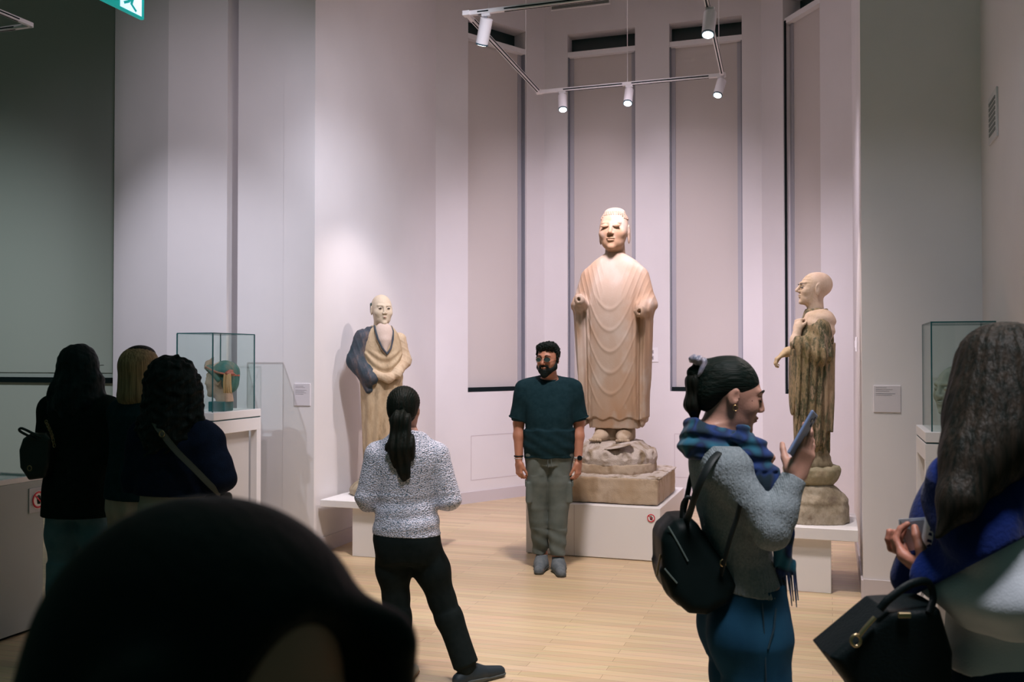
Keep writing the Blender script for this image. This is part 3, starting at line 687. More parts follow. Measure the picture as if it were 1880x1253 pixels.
# lotus drum and block
lot = [loft([(.235,.345,.345),(.27,.36,.36),(.32,.345,.345)], n=2, smooth=1), loft([(.30,.365,.365),(.36,.375,.375),(.42,.335,.335),(.47,.27,.27),(.492,.25,.25)], .015, smooth=1)]
for k in range(14):
    a = 2*math.pi*(k+.5)/14; M_ = rot(0, 0, math.degrees(a)+90)
    lot += [ell((.335*math.cos(a), .335*math.sin(a), .375), (.066,.045,.062), .012, M=M_), ell((.378*math.cos(a), .378*math.sin(a), .385), (.030,.018,.036), .006, 's' , M=M_)]
l_ = sdf('lotus_base', lot, .0065, BUDT, t, lambda P: .002*vnoise(P, 60))
dr = sdf('drum', [loft([(.215,.355,.355),(.25,.365,.365),(.312,.365,.365)], n=2.2, smooth=0)], .008, BUD2, t, lambda P: .003*vnoise(P, 25)+.002*vnoise(P, 70, 3))
blk = sdf('stone_block', [rbox((0,0,.109),(.465,.465,.108),.012)], .010, BUD2, t, lambda P: .004*vnoise(P, 9)+.003*vnoise(P, 34, 2)+np.where((np.abs(P[:,0]-.465) < .03) & (P[:,2] > .17), .008*np.abs(vnoise(P, 50, 5)), 0))
# irregular worn skin over the top of the block
sl = sdf('worn_top', [rbox((.02,0,.218),(.46,.46,.012),.008)], .008, BUDT, t, lambda P: .007*vnoise(P, 20, 4)+.004*vnoise(P, 60, 6)+np.clip((.35-np.abs(P[:,0]))*-.02, 0, 1))
lf = sdf('broken_petal', [ell((.10,-.285,.472),(.13,.10,.012),.01,M=rot(8,-12,0))], .005, BUDT, t)

# ---- painted statue at left (turned right, hands folded in wide sleeves)
def paint(name, cols, vs=6, stretch=(1,1,.3)):
    m = bpy.data.materials.new(name); m.use_nodes = True; nt = m.node_tree; N = nt.nodes; L = nt.links; b = N['Principled BSDF']; b.inputs['Roughness'].default_value = .7; b.inputs['Specular IOR Level'].default_value = .3
    tc = N.new('ShaderNodeTexCoord'); mp = N.new('ShaderNodeMapping'); mp.inputs['Scale'].default_value = stretch; L.new(tc.outputs['Object'], mp.inputs[0])
    n = N.new('ShaderNodeTexNoise'); n.inputs['Scale'].default_value = vs; n.inputs['Detail'].default_value = 6; n.inputs['Roughness'].default_value = .7; L.new(mp.outputs[0], n.inputs['Vector'])
    r = N.new('ShaderNodeValToRGB'); e = r.color_ramp.elements; k = len(cols)
    e[0].position = .30; e[0].color = (*cols[0], 1); e[1].position = .70; e[1].color = (*cols[-1], 1)
    for i in range(1, k-1): q = e.new(.30+.40*i/(k-1)); q.color = (*cols[i], 1)
    L.new(n.outputs['Fac'], r.inputs[0]); L.new(r.outputs[0], b.inputs['Base Color'])
    n3 = N.new('ShaderNodeTexNoise'); n3.inputs['Scale'].default_value = 70; L.new(tc.outputs['Object'], n3.inputs['Vector'])
    bp = N.new('ShaderNodeBump'); bp.inputs['Strength'].default_value = .4; bp.inputs['Distance'].default_value = .005; L.new(n3.outputs['Fac'], bp.inputs['Height']); L.new(bp.outputs[0], b.inputs['Normal'])
    return m
TAN = paint('worn_tan', [(.12,.09,.05),(.36,.26,.16),(.46,.35,.23),(.25,.18,.11)], 7)
IVORY = paint('ivory_face', [(.48,.39,.28),(.56,.46,.35),(.52,.42,.31)], 4)
DKBLUE = paint('dark_painted_robe', [(.012,.035,.04),(.02,.04,.055),(.05,.055,.07),(.16,.11,.09)], 9)
SKINP = paint('painted_chest', [(.50,.39,.33),(.54,.43,.38)], 4)
pL = W(700, 900, 8.42); t = thing('painted_statue', 'painted standing figure with folded hands and dark blue sleeve on the left bench', 'statue', (pL.x, 8.42, BZ+.003), R(22))
ZS = 1.76
bd = [loft([(.14,.150,.13),(.30,.150,.13),(.60,.165,.135),(.90,.185,.145),(1.10,.195,.15),(1.22,.190,.14),(1.34,.180,.125),(1.42,.150,.11),(1.48,.09,.09)], n=2.2)]
def dispf(a, fx, fz, zlo, zhi):
    return lambda P: -a*np.sin(np.arctan2(P[:,0], -P[:,1])*fx+np.sin(P[:,2]*fz)*.8)*np.clip((zhi-P[:,2])/.1, 0, 1)*np.clip((P[:,2]-zlo)/.05, 0, 1)
def dl(P):
    x, z = P[:,0], P[:,2]; f = np.clip(-P[:,1]*12, 0, 1)
    return -.006*np.sin(np.arctan2(x, -P[:,1])*11+np.sin(z*5))*np.clip((1.0-z)/.2, 0, 1)-.006*np.sin(z*75-(x/.12)**2*5)*f*np.clip((z-.95)/.05, 0, 1)*np.clip((1.27-z)/.04, 0, 1)
sdf('lower_robe', bd, .006, TAN, t, dl)
slv = [cone((-.165,0,1.37),(-.215,.01,1.17),.078,.085,.05), cone((-.215,.01,1.17),(-.12,-.135,1.02),.080,.060,.05), cone((-.20,-.02,1.12),(-.135,-.10,.92),.06,.035,.04), loft([(1.30,.15,.09,-.06,.05),(1.40,.16,.11,-.04,.03),(1.47,.10,.095,-.02,.02)])]
sdf('dark_sleeve', slv, .006, DKBLUE, t, lambda P: -.0035*np.maximum(0, np.sin(P[:,2]*38+P[:,0]*130))**2)
sl2 = [cone((.165,0,1.36),(.205,.0,1.17),.060,.06,.05), cone((.205,0,1.17),(.10,-.15,1.06),.058,.045,.05), cone((.10,-.15,1.05),(.03,-.17,1.03),.035,.03,.03), cone((-.10,-.14,1.06),(.0,-.175,1.02),.035,.03,.03), ell((.02,-.18,1.02),(.05,.035,.045),.02)]
sdf('folded_arms', sl2, .005, paint('sleeve_tan', [(.40,.27,.17),(.52,.40,.28),(.33,.25,.15)], 8), t, lambda P: -.0025*np.maximum(0, np.sin(P[:,2]*110+P[:,0]*60))**2)
ch = MB(); ch.prism([(-.055,1.42),(.055,1.42),(.035,1.30),(.01,1.235),(-.02,1.25),(-.05,1.33)], (0,-.132,0), Vector((1,0,0)), Vector((0,.12,.993)), Vector((0,-1,0)), .006)
sdf('bare_chest', [ell((0,-.078,1.385),(.088,.062,.125),.01), cone((0,-.10,1.34),(0,-.125,1.25),.05,.02,.03)], .005, SKINP, t)
q = MB(); q.tube([(-.075,-.055,1.475),(-.078,-.105,1.43),(-.065,-.137,1.36),(-.03,-.152,1.28),(.015,-.155,1.225)], .009, 8, flat=(1,1)); q.build('collar', DKBLUE, t)
q = MB(); q.tube([(.075,-.05,1.475),(.082,-.095,1.43),(.072,-.128,1.36),(.05,-.146,1.28),(.01,-.152,1.225)], .008, 8); q.build('collar', DKBLUE, t)
hl = S(head(1.1, .88, 1.12, .6, True, 1.3, True, .7), 1.20)
h_ = sdf('head', hl, .0042, IVORY, t); h_.location = (0,-.01,1.615)
EYB = mat('painted_black', (.015,.015,.02), .5); LIPM = mat('painted_lip', (.42,.18,.15), .6)
for s in (-1, 1):
    q = MB(); q.tube([(s*.022,-.110,.012),(s*.036,-.109,.015),(s*.050,-.101,.012)], [.002,.0055,.002], 6, flat=(1,1)); e = q.build('eye', EYB, t); e.location = (0,-.012,1.615)
q = MB(); q.tube([(-.014,-.1155,-.066),(0,-.118,-.0655),(.014,-.1155,-.066)], [.001,.0035,.001], 6); e = q.build('lips', LIPM, t); e.location = (0,-.01,1.615)
sdf('dark_hair_edge', [cone((-.088,.02,1.665),(-.084,.03,1.60),.016,.014,.01,sc=(.6,1.6,1))], .004, mat('painted_green_black', (.01,.05,.045), .4), t)
FOOTS = paint('dark_base_stone', [(.13,.10,.06),(.26,.21,.14),(.40,.34,.25)], 9)
sdf('base_rock', [loft([(0,.27,.20),(.05,.27,.20),(.09,.24,.18),(.12,.20,.16),(.16,.17,.14)], n=2.4)], .008, FOOTS, t, lambda P: .006*vnoise(P, 22))

# ---- statue in profile at right
GRS = paint('green_brown_robe', [(.025,.04,.025),(.16,.13,.06),(.30,.22,.13),(.05,.06,.03),(.38,.27,.19),(.06,.08,.05)], 13)
GR2 = paint('robe_back_paint', [(.30,.22,.13),(.42,.30,.20),(.07,.09,.05),(.36,.27,.17)], 8)
PNK = paint('pink_skin_paint', [(.60,.42,.32),(.66,.50,.40),(.50,.36,.22)], 5)
pR = W(1489, 940, 7.05); t = thing('profile_statue', 'painted bald elderly figure in a green-brown robe seen in profile on the right bench', 'statue', (pR.x, 7.05, BZ+.003), R(-92))
# local -Y points to the picture's left
ROCK = paint('base_rock_stone', [(.16,.12,.09),(.28,.23,.16),(.40,.34,.26),(.22,.17,.12)], 6, (1,1,.8))
sdf('base_rock', [loft([(0,.21,.235,0,.02),(.10,.215,.24,0,.02),(.20,.19,.22,0,.01),(.235,.16,.18),(.27,.13,.15)], n=2.6)], .008, ROCK, t, lambda P: .008*vnoise(P, 15)+.006*np.sin(P[:,2]*70)*(P[:,2] > .13)+.004*vnoise(P, 50, 2))
sdf('lotus_bowl', [loft([(.25,.10,.13),(.29,.15,.165),(.34,.175,.195),(.385,.18,.20),(.40,.17,.19)], n=2.1)], .007, paint('bowl_stone', [(.22,.20,.11),(.34,.30,.20),(.50,.42,.30)], 7, (1,1,1)), t, lambda P: -.008*np.abs(np.sin(np.arctan2(P[:,0], P[:,1])*5))+.004*vnoise(P, 40))
sdf('stacked_discs', [loft([(.39,.13,.14),(.43,.145,.15),(.455,.125,.13),(.48,.13,.135),(.52,.12,.12)], n=2, smooth=1)], .007, FOOTS, t, lambda P: .005*np.sin(P[:,2]*120)+.003*vnoise(P, 40))
rb = [loft([(.50,.120,.118,0,.005),(.60,.125,.120,0,.0),(.90,.150,.140,0,-.01),(1.15,.165,.145,0,-.005),(1.30,.180,.140,0,.01),(1.42,.180,.122,0,.03),(1.50,.14,.10,0,.045),(1.56,.075,.075,0,.04)], n=2.3),
      cone((-.165,.03,1.42),(-.19,.02,1.22),.062,.068,.05), cone((-.19,.0,1.22),(-.15,-.13,1.30),.062,.05,.05), cone((-.17,-.09,1.30),(-.15,-.08,.62),.055,.038,.03,sc=(.7,1.5,1)), cone((-.15,-.02,1.2),(-.12,.0,.6),.05,.05,.04)]
MX = np.diag([-1.,1.,1.])
sdf('robe', X(rb, MX), .006, GRS, t, lambda P: -.010*np.sin(P[:,1]*115+np.sin(P[:,2]*4)*1.5)*np.clip((1.35-P[:,2])/.1, 0, 1)*np.clip((P[:,2]-.48)/.04, 0, 1)-.003*np.sin(P[:,2]*60+P[:,1]*70)*(P[:,2] > 1.2))
sdf('robe_back', X([loft([(.66,.10,.09,-.03,.05),(.90,.13,.11,-.03,.045),(1.15,.150,.115,-.02,.045),(1.30,.165,.10,-.02,.062)], n=2.3)], MX), .006, GR2, t, lambda P: -.007*np.sin(P[:,1]*105+1))
sdf('shoulder_cloth', X([ell((-.06,.045,1.47),(.135,.115,.085),.02), ell((-.13,.04,1.40),(.075,.095,.10),.03)], MX), .005, PNK, t, lambda P: -.003*np.sin(P[:,2]*80+P[:,1]*30))
arm = [cone((-.15,-.13,1.28),(-.12,-.150,1.33),.040,.032,.02), cone((-.12,-.150,1.31),(-.10,-.115,1.43),.036,.028,.02)]+hand_at((-.10,-.13,1.40),(.3,.25,.9),(.5,.8,0),curl=(60,70,40), s=.9)
sdf('raised_hand', X(arm, MX), .004, PNK, t)
arm = [cone((.10,-.08,1.26),(.09,-.15,1.24),.045,.035,.02), cone((.09,-.15,1.24),(.07,-.185,1.225),.032,.024,.02)]+hand_at((.07,-.18,1.23),(0,-.8,-.6),(0,.5,-.8), curl=(35,45,40), s=.8)
sdf('lower_hand', X(arm, MX), .004, paint('hand_ochre', [(.48,.35,.20),(.56,.42,.28)], 5), t)
hr = S(head(1.35, 1.05, 1.0, 1.3, True, 1.1, True, .9), 1.10)+[ell((0,.05,.04),(.078,.085,.085),.02)]
h_ = sdf('head', hr, .004, PNK, t, lambda P: .0012*np.sin(P[:,2]*260)*(P[:,2] > .02)*(P[:,1] < -.04)); h_.location = (0,.02,1.705); h_.rotation_euler = (R(-6), 0, 0)
for s in (-1, 1):
    q = MB(); q.tube([(s*.022,-.101,.011),(s*.036,-.099,.014),(s*.048,-.088,.011)], [.002,.0055,.002], 6); e = q.build('eye', EYB, t); e.location = (0,.02,1.702)
    q = MB(); q.tube([(s*.016,-.106,.036),(s*.034,-.102,.042),(s*.055,-.086,.036)], [.002,.004,.002], 6); e = q.build('eyebrow', EYB, t); e.location = (0,.02,1.702)

# ---- painted head in the left case
zl = CAMH-(758-655)/1750*7.36
t = thing('sculpted_bust', 'small painted head with green hair and red ribbon inside the left glass case', 'sculpture', (cL.x+.065, cL.y-.10, zl), R(-97)); t.scale = (1.12,1.12,1.12)
STD = mat('stand_teal', (.02,.12,.13), .4)
q = MB(); q.box((0,0,.035),(.075,.06,.035), b=.004); q.build('stand', STD, t)
hs = S(head(1.1, .9, 1.08, .6, True, 1.2, True, .7), 1.12)
for p_ in hs: pass
h_ = sdf('face', cut(hs, (0,0,-.155), (0,0,-1)), .004, paint('clay_face', [(.42,.30,.22),(.50,.38,.30),(.40,.34,.22)], 5), t); h_.location = (0,0,.222)
hair = [ell((0,.035,.055),(.090,.095,.080),.02), ell((0,.065,-.01),(.078,.060,.085),.03), cone((-.07,-.06,.075),(0,-.092,.098),.02,.022,.02), cone((.07,-.06,.075),(0,-.092,.098),.02,.022,.02), cone((.085,-.03,.06),(.088,.02,.0),.018,.014,.02), cone((-.085,-.03,.06),(-.088,.02,.0),.018,.014,.02)]
h_ = sdf('hair', hair, .0045, paint('green_hair_paint', [(.03,.13,.12),(.06,.18,.16),(.25,.22,.16)], 8), t, lambda P: -.003*np.sin(P[:,0]*140)); h_.location = (0,0,.222)
q = sdf('headdress', [cone((-.055,-.085,.085),(0,-.095,.115),.014,.02,.01), cone((.055,-.085,.085),(0,-.095,.115),.014,.02,.01), cone((0,-.08,.11),(0,-.06,.155),.022,.008,.02)], .004, paint('crown_tan', [(.30,.22,.15),(.42,.30,.22)], 9), t); q.location = (0,0,.222)
REDP = mat('ribbon_red', (.42,.11,.08), .6, col2=(.30,.16,.10), vscale=20)
q = MB(); q.tube([(-.072,-.080,.090),(-.096,-.03,.070),(-.102,.03,.050),(-.08,.10,.035),(0,.132,.03),(.08,.10,.035),(.102,.03,.050),(.096,-.03,.070),(.072,-.080,.090)], .0075, 8); e = q.build('ribbon', REDP, t); e.location = (0,0,.222)
q = sdf('ribbon_knot', [ell((.088,.085,.045),(.014,.018,.016),.01), ell((.085,.115,.042),(.010,.028,.011),.012), ell((.080,.105,.062),(.010,.022,.012),.012)], .004, REDP, t); q.location = (0,0,.222)
q = MB()
for k in range(4): q.tube([(.09,.07+.012*k,.045),(.096,.068+.013*k,-.02),(.088,.065+.016*k,-.09)], [.010,.012,.008], 8)
e = q.build('side_tassels', paint('tassel_ochre', [(.45,.28,.10),(.50,.38,.22)], 8), t); e.location = (0,0,.222)
# ---- grey head in the right case
zl = CAMH-(793-655)/1750*5.6
t = thing('stone_bust', 'pale grey-green stone head on a dark support in the right case', 'sculpture', (cR.x-.045, cR.y-.06, zl), R(-70))
sdf('stand', [cone((0,.0,.0),(0,.02,.11),.05,.06,.02,sc=(1,1.2,1),flat=True)], .005, mat('stand_dark', (.01,.03,.035), .4), t)
h_ = sdf('head', cut(S(head(1.2, .95, 1.05, .8, True, 1.15, True, .8), 1.3), (0,0,-.15), (0,0,-1)), .0045, stone('grey_green_stone', (.30,.32,.27), (.38,.38,.33), (.24,.26,.22)), t); h_.location = (0,0,.235)
# ---- carved figure cropped by the picture's left edge, on the plinth riser
t = thing('carved_fragment', 'mossy brown seated stone carving cut off by the left edge of the picture', 'sculpture', (PLc-U*.62-V*.62+UZ*1.012), R(-30))
CRV = stone('mossy_stone', (.16,.14,.09), (.26,.22,.15), (.10,.11,.06), vs=12)
sdf('seated_body', [loft([(0,.19,.15),(.05,.20,.16),(.10,.17,.14),(.13,.12,.10),(.20,.12,.09),(.33,.14,.09),(.37,.08,.06)], n=2.2)]+[cone((s*.12,-.02,.32),(s*.16,-.05,.2),.045,.04,.03) for s in (-1,1)]+[cone((s*.16,-.05,.2),(s*.05,-.13,.12),.04,.03,.03) for s in (-1,1)]+[cone((s*.06,0,.07),(s*.19,-.08,.05),.06,.05,.03) for s in (-1,1)], .006, CRV, t, lambda P: -.006*np.sin(P[:,2]*70+P[:,0]*20)+.004*vnoise(P, 40))
h_ = sdf('head', S(head(1.3,.95,1.05,.8,True,1.2,True,.8), .95)+[ell((0,.02,.12),(.04,.04,.03),.02)], .005, CRV, t); h_.location = (0,-.01,.50)
# ================================================================== people
def skin(name, c):
    m = mat(name, c, .5, bump=.06, bscale=180, var=.10, vscale=14); b = m.node_tree.nodes['Principled BSDF']
    b.inputs['Subsurface Weight'].default_value = .08; b.inputs['Subsurface Radius'].default_value = (.01,.004,.002); return m
def cloth(name, c, c2=None, vs=30, bump=.25, bs=350, rough=.85, sheen=.0, stretch=(1,1,1), kind='noise', **k):
    return mat(name, c, rough, bump=bump, bscale=bs, col2=c2, vscale=vs, sheen=sheen, stretch=stretch, kind=kind, spec=.08, **k)
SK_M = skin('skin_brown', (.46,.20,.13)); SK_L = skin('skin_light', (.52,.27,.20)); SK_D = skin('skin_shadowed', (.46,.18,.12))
def hairmat(name, c, c2, sc=(70,70,3)):
    m = mat(name, c, .55, bump=.5, bscale=1.5, col2=c2, vscale=1.2, stretch=sc, spec=.12); return m
H_BLK = hairmat('hair_black', (.003,.007,.007), (.007,.011,.010)); H_BRN = hairmat('hair_dark_brown', (.004,.008,.006), (.012,.011,.008)); H_LNG = hairmat('hair_long_brown', (.007,.009,.007), (.030,.022,.016))
H_BCK = hairmat('hair_pulled_back', (.003,.009,.007), (.010,.013,.010), (70,3,70)); H_DRK = mat('hair_near_black', (.002,.006,.006), .6, spec=.1, bump=.2, bscale=2, stretch=(40,6,40))
H_BLD = hairmat('hair_blonde', (.33,.22,.12), (.17,.11,.06)); H_GRN = hairmat('hair_wavy_dark', (.004,.010,.011), (.010,.020,.022), (30,30,6))
def wr(P, a, f, seed=0):              # cloth wrinkles
    return a*vnoise(P*np.array([1,1,.55]), f, seed)
def leg(hip, kn, an, r=(.088,.056,.038), k=.04):
    h, n_, a = [np.array(v, float) for v in (hip, kn, an)]; calf = lerp(n_, a, .28)
    return [cone(h, lerp(h, n_, .5), r[0], (r[0]+r[1])*.54, k), cone(lerp(h, n_, .5), n_, (r[0]+r[1])*.54, r[1], k), cone(n_, calf, r[1]*.98, r[1]*.98, .03), cone(calf, a, r[1]*.98, r[2], .03)]
def arm(sh, el, wr_, r=(.050,.040,.026), k=.03):
    s_, e, w = [np.array(v, float) for v in (sh, el, wr_)]
    return [cone(s_, e, r[0], r[1], k), cone(e, lerp(e, w, .35), r[1]*.98, r[1]*.98, .02), cone(lerp(e, w, .35), w, r[1]*.98, r[2], .02)]
def trousers(name, m, par, legs, pelvis, off=.012, bot=None, vox=.006, a=.003, w=12, extra=()):
    pr = fat(pelvis, off)+[p for L in legs for p in fat(L, off)]+list(extra)
    return sdf(name, pr, vox, m, par, lambda P: wr(P, a, w), bot)
def shoe(par, m, sm, ank, toe, s=1.0, vox=.005):
    pr = fat(foot(ank, toe, s), .006); o = sdf('shoe', cut(cut(pr, (0,0,.0), (0,0,-1)), (ank[0], ank[1], .115), (0,0,1)), vox, m, par)
    so = sdf('sole', cut(fat(foot(ank, toe, s), .011), (0,0,.022), (0,0,1)), vox, sm, o, clip=[((0,0,0),(0,0,-1))]); return o

# ---- man in the dark T-shirt -------------------------------------------------
man = thing('person', 'bearded man with glasses in a dark navy T-shirt and grey cargo trousers', 'person', (.291, 7.54, 0), 0)
Ht = 1.80
pel = [loft([(.84,.150,.115),(.92,.178,.128,0,.0),(1.0,.172,.125)], .03)]
tor = [loft([(.96,.165,.12),(1.06,.165,.13,0,-.012),(1.20,.172,.135,0,-.012),(1.32,.188,.125,0,-.0),(1.42,.180,.105,0,.01),(1.47,.125,.085,0,.018),(1.51,.07,.065,0,.02)], .03)]
aR = arm((-.195,.005,1.425),(-.238,.03,1.15),(-.238,-.02,.865),(.056,.043,.028)); aL = arm((.195,.005,1.425),(.240,.03,1.15),(.232,-.035,.865),(.056,.043,.028))
lR = leg((-.085,.0,.90),(-.085,-.01,.50),(-.055,.05,.10),(.098,.064,.044)); lL = leg((.085,0,.90),(.068,-.03,.49),(.070,-.03,.10),(.098,.064,.044))
MH = rot(4,0,0) ; MH = rot(0,0,-24)@rot(4,0,0); hc = np.array((-.008,-.035,1.655)) ; HS = 1.08
hdp = X(S(head(1.0,1.04,1.06,1.1,True,1.05,True), HS), MH, hc)
hnd = hand_at((-.238,-.022,.85),(.05,-.10,-1),(.8,.5,0), curl=(40,55,35), thumb=22, side=1, s=1.02)+hand_at((.232,-.037,.85),(-.06,-.08,-1),(-.85,.5,0), curl=(32,48,32), thumb=22, side=-1, s=1.02)
sdf('body', pel+tor+aR+aL+lR+lL+hdp+hnd+foot((-.055,.05,.1),(-.07,-.14,.03))+foot((.07,-.03,.1),(.075,-.22,.03)), .0052, SK_M, man)
TEE = cloth('navy_tee', (.006,.022,.030), (.010,.030,.040), bump=.1)
te = fat(tor, .018)+fat(cut(aR[:1], (-.238,.03,1.19), (0,0,-1))+cut(aL[:1], (.24,.03,1.19), (0,0,-1)), .017)+fat(cut([loft([(.905,.172,.135),(.97,.182,.14,0,-.01),(1.08,.180,.14,0,-.01)], .03)], (0,0,.9), (0,0,-1)), .020)
for s in (-1, 1):
    te += [cone((s*.140,.008,1.435),(s*.195,.01,1.36),.055,.066,.05), cone((s*.198,.01,1.37),(s*.238,.028,1.19),.066,.074,.03,flat=True), cone((s*.06,.02,1.50),(s*.15,.01,1.455),.045,.055,.03)]
sdf('t_shirt', te, .0055, TEE, man, lambda P: wr(P, .0045, 17)+.0022*np.sin(P[:,2]*70+P[:,0]*40)*(P[:,2] < 1.12), [((0,0,1.507),(0,-.35,1))])
q = MB(); q.tube([(.072*math.cos(a), .005+.070*math.sin(a), 1.507+.020*math.sin(a)) for a in np.linspace(0, 2*math.pi, 25)[:-1]], .007, 8, closed=True); q.build('collar', TEE, man)
for s in (-1, 1):
    q = MB(); ax_ = Vector((s*.035,.018,-.19)).normalized(); e1 = ax_.cross(Vector((0,1,0))).normalized(); e2 = ax_.cross(e1); c_ = Vector((s*.239,.027,1.195))
    q.tube([c_+e1*.074*math.cos(a)+e2*.074*math.sin(a) for a in np.linspace(0, 2*math.pi, 25)[:-1]], .0065, 6, closed=True); q.build('sleeve_hem', TEE, man)
CAR = cloth('grey_cargo', (.135,.155,.148), (.10,.12,.115), bump=.12, vs=9)
pk = []
for s, L in ((-1, lR), (1, lL)):
    pk += [cone((s*.092,0,.90),(-.088 if s < 0 else .078,0 if s < 0 else -.03,.50),.088,.078,.006), cone((-.088 if s < 0 else .078,0 if s < 0 else -.03,.52),(-.066 if s < 0 else .07,.05 if s < 0 else -.045,.125),.078,.060,.006,flat=True)]
    pk += [rbox((s*.158,-.02,.615),(.022,.070,.085),.014,.012,M=rot(0,0,0))]
tr = sdf('cargo_trousers', fat(cut(pel, (0,0,.97), (0,0,1)), .010)+cut(fat(lR+lL, .014, .006), (0,0,.16), (0,0,-1))+pk, .0055, CAR, man, lambda P: wr(P, .0085, 14)+.0035*np.sin(P[:,2]*62+P[:,0]*30)*(P[:,2] < .33)+.002*np.sin(P[:,2]*44+np.abs(P[:,0])*50)*(P[:,2] > .75))
for s in (-1, 1):
    q = MB(); q.box((s*.182,-.02,.685),(.006,.070,.022),b=.003); q.build('pocket_flap', CAR, tr)
q = MB(); q.tube([(-.012,-.142,.915),(-.014,-.147,.86),(-.010,-.146,.82)], .003, 6); q.tube([(.012,-.142,.915),(.012,-.147,.87),(.015,-.146,.83)], .003, 6); q.build('drawstring', cloth('string_grey', (.13,.15,.15)), tr)
SHO = cloth('grey_knit_shoe', (.17,.19,.21), (.12,.14,.16), bs=500); SOL = mat('shoe_sole', (.07,.08,.08), .7)
shoe(man, SHO, SOL, (-.055,.04,.1),(-.085,-.16,.035), 1.1); shoe(man, SHO, SOL, (.07,-.04,.1),(.085,-.25,.035), 1.1)
def hp(pts): return [tuple(np.array(p)*HS@MH.T+hc) for p in pts]
hr = X(S([ell((0,.026,.050),(.080,.090,.082),.01), ell((.0,-.035,.095),(.066,.045,.035),.02), ell((-.03,-.06,.090),(.035,.026,.024),.015), ell((.03,-.055,.098),(.035,.03,.024),.015), cone((.077,-.012,.06),(.077,-.010,-.01),.010,.009,.01), cone((-.077,-.012,.06),(-.077,-.010,-.01),.010,.009,.01), ell((0,-.125,.0),(.068,.06,.073),.012,'s')], HS), MH, hc)
def curly(P): return .0055*np.sin(P[:,0]*230+2*np.sin(P[:,2]*150))*np.sin(P[:,1]*210+P[:,2]*120)+.004*vnoise(P, 120, 3)
sdf('hair', hr, .0032, H_BLK, man, curly)
bd = X(S(fat([ell((0,-.040,-.072),(.043,.042,.036),.02), ell((0,-.072,-.098),(.022,.020,.018),.02)], .0055)+[cone((s*.072,-.004,-.005),(s*.060,-.025,-.055),.0085,.015,.02) for s in (-1,1)]+[cone((s*.060,-.025,-.055),(s*.030,-.072,-.078),.017,.016,.02) for s in (-1,1)]+[cone((-.026,-.090,-.042),(.026,-.090,-.042),.0062,.0062,.006), cone((-.030,-.086,-.045),(-.030,-.080,-.07),.007,.010,.01), cone((.030,-.086,-.045),(.030,-.080,-.07),.007,.010,.01), cone((0,-.086,-.074),(0,-.082,-.105),.012,.020,.02)]+[ell((0,-.100,-.0560),(.020,.020,.0085),.003,'s')], HS), MH, hc)
sdf('beard', bd, .003, H_BLK, man, lambda P: .0012*vnoise(P, 300))
for s in (-1, 1):
    q = MB(); q.tube(hp([(s*.014,-.094,.033),(s*.030,-.095,.037),(s*.048,-.083,.031)]), [.003,.0042,.002], 6); q.build('eyebrow', H_BLK, man)
    q = MB(); q.tube(hp([(s*.022,-.089,.0100),(s*.031,-.0895,.0105),(s*.041,-.0855,.0095)]), [.0015,.0042,.0015], 6); q.build('eye', mat('eye_dark', (.02,.015,.012), .3), man)
gl = bpy.data.objects.new('glasses', None); C.objects.link(gl); gl.parent = man
for s in (-1, 1):
    q = MB(); pts = [(s*.033+.022*math.cos(a), -.106+.010*(abs(s*.033+.022*math.cos(a))/.05)**2, .007+.0165*math.sin(a)) for a in np.linspace(0, 2*math.pi, 25)[:-1]]
    q.tube(hp(pts), .0016, 6, closed=True); q.build('glasses_rim', mat('glasses_metal', (.45,.42,.38), .25, metal=1), gl)
    q = MB(); q.add(hp(pts), [tuple(range(24))]); q.build('lens', mat('tinted_lens', (.035,.06,.06), .15), gl)
    q = MB(); q.tube(hp([(s*.054,-.094,.012),(s*.070,-.06,.012),(s*.078,.0,.010)]), .0018, 6); q.build('temple', MT['glasses_metal'], gl)
q = MB(); q.tube(hp([(-.012,-.106,.012),(0,-.110,.014),(.012,-.106,.012)]), .0015, 6); q.build('bridge', MT['glasses_metal'], gl)
q = MB(); q.tube([(.233+.034*math.cos(a), -.033+.030*math.sin(a), .885+.004*math.cos(a)) for a in np.linspace(0, 2*math.pi, 21)[:-1]], .0075, 8, closed=True, flat=(.5,1.2)); wb = q.build('watch', mat('watch_band', (.42,.43,.43), .4), man)
q = MB(); q.tube([(.238,-.064,.885),(.239,-.077,.885)], [.020,.019], 20); q.build('watch_face', mat('watch_black', (.004,.008,.012), .15), wb)
q = MB(); q.tube([(-.238+.033*math.cos(a), -.018+.029*math.sin(a), .895) for a in np.linspace(0, 2*math.pi, 21)[:-1]], .006, 6, closed=True); q.build('bracelet', BLACK, man)
q = MB(); q.tube([(-.238+.034*math.cos(a), -.018+.030*math.sin(a), .878) for a in np.linspace(0, 2*math.pi, 21)[:-1]], .003, 6, closed=True); q.build('wristband', mat('white_band', (.5,.5,.5), .5), man)

# ---- woman with the ponytail, seen from behind -------------------------------
pw = W(748, 1255, 4.93)
wE = thing('person', 'woman with long dark ponytail, marled knit sweater and black trousers, seen from behind', 'person', (pw.x, 4.93, 0), R(180))
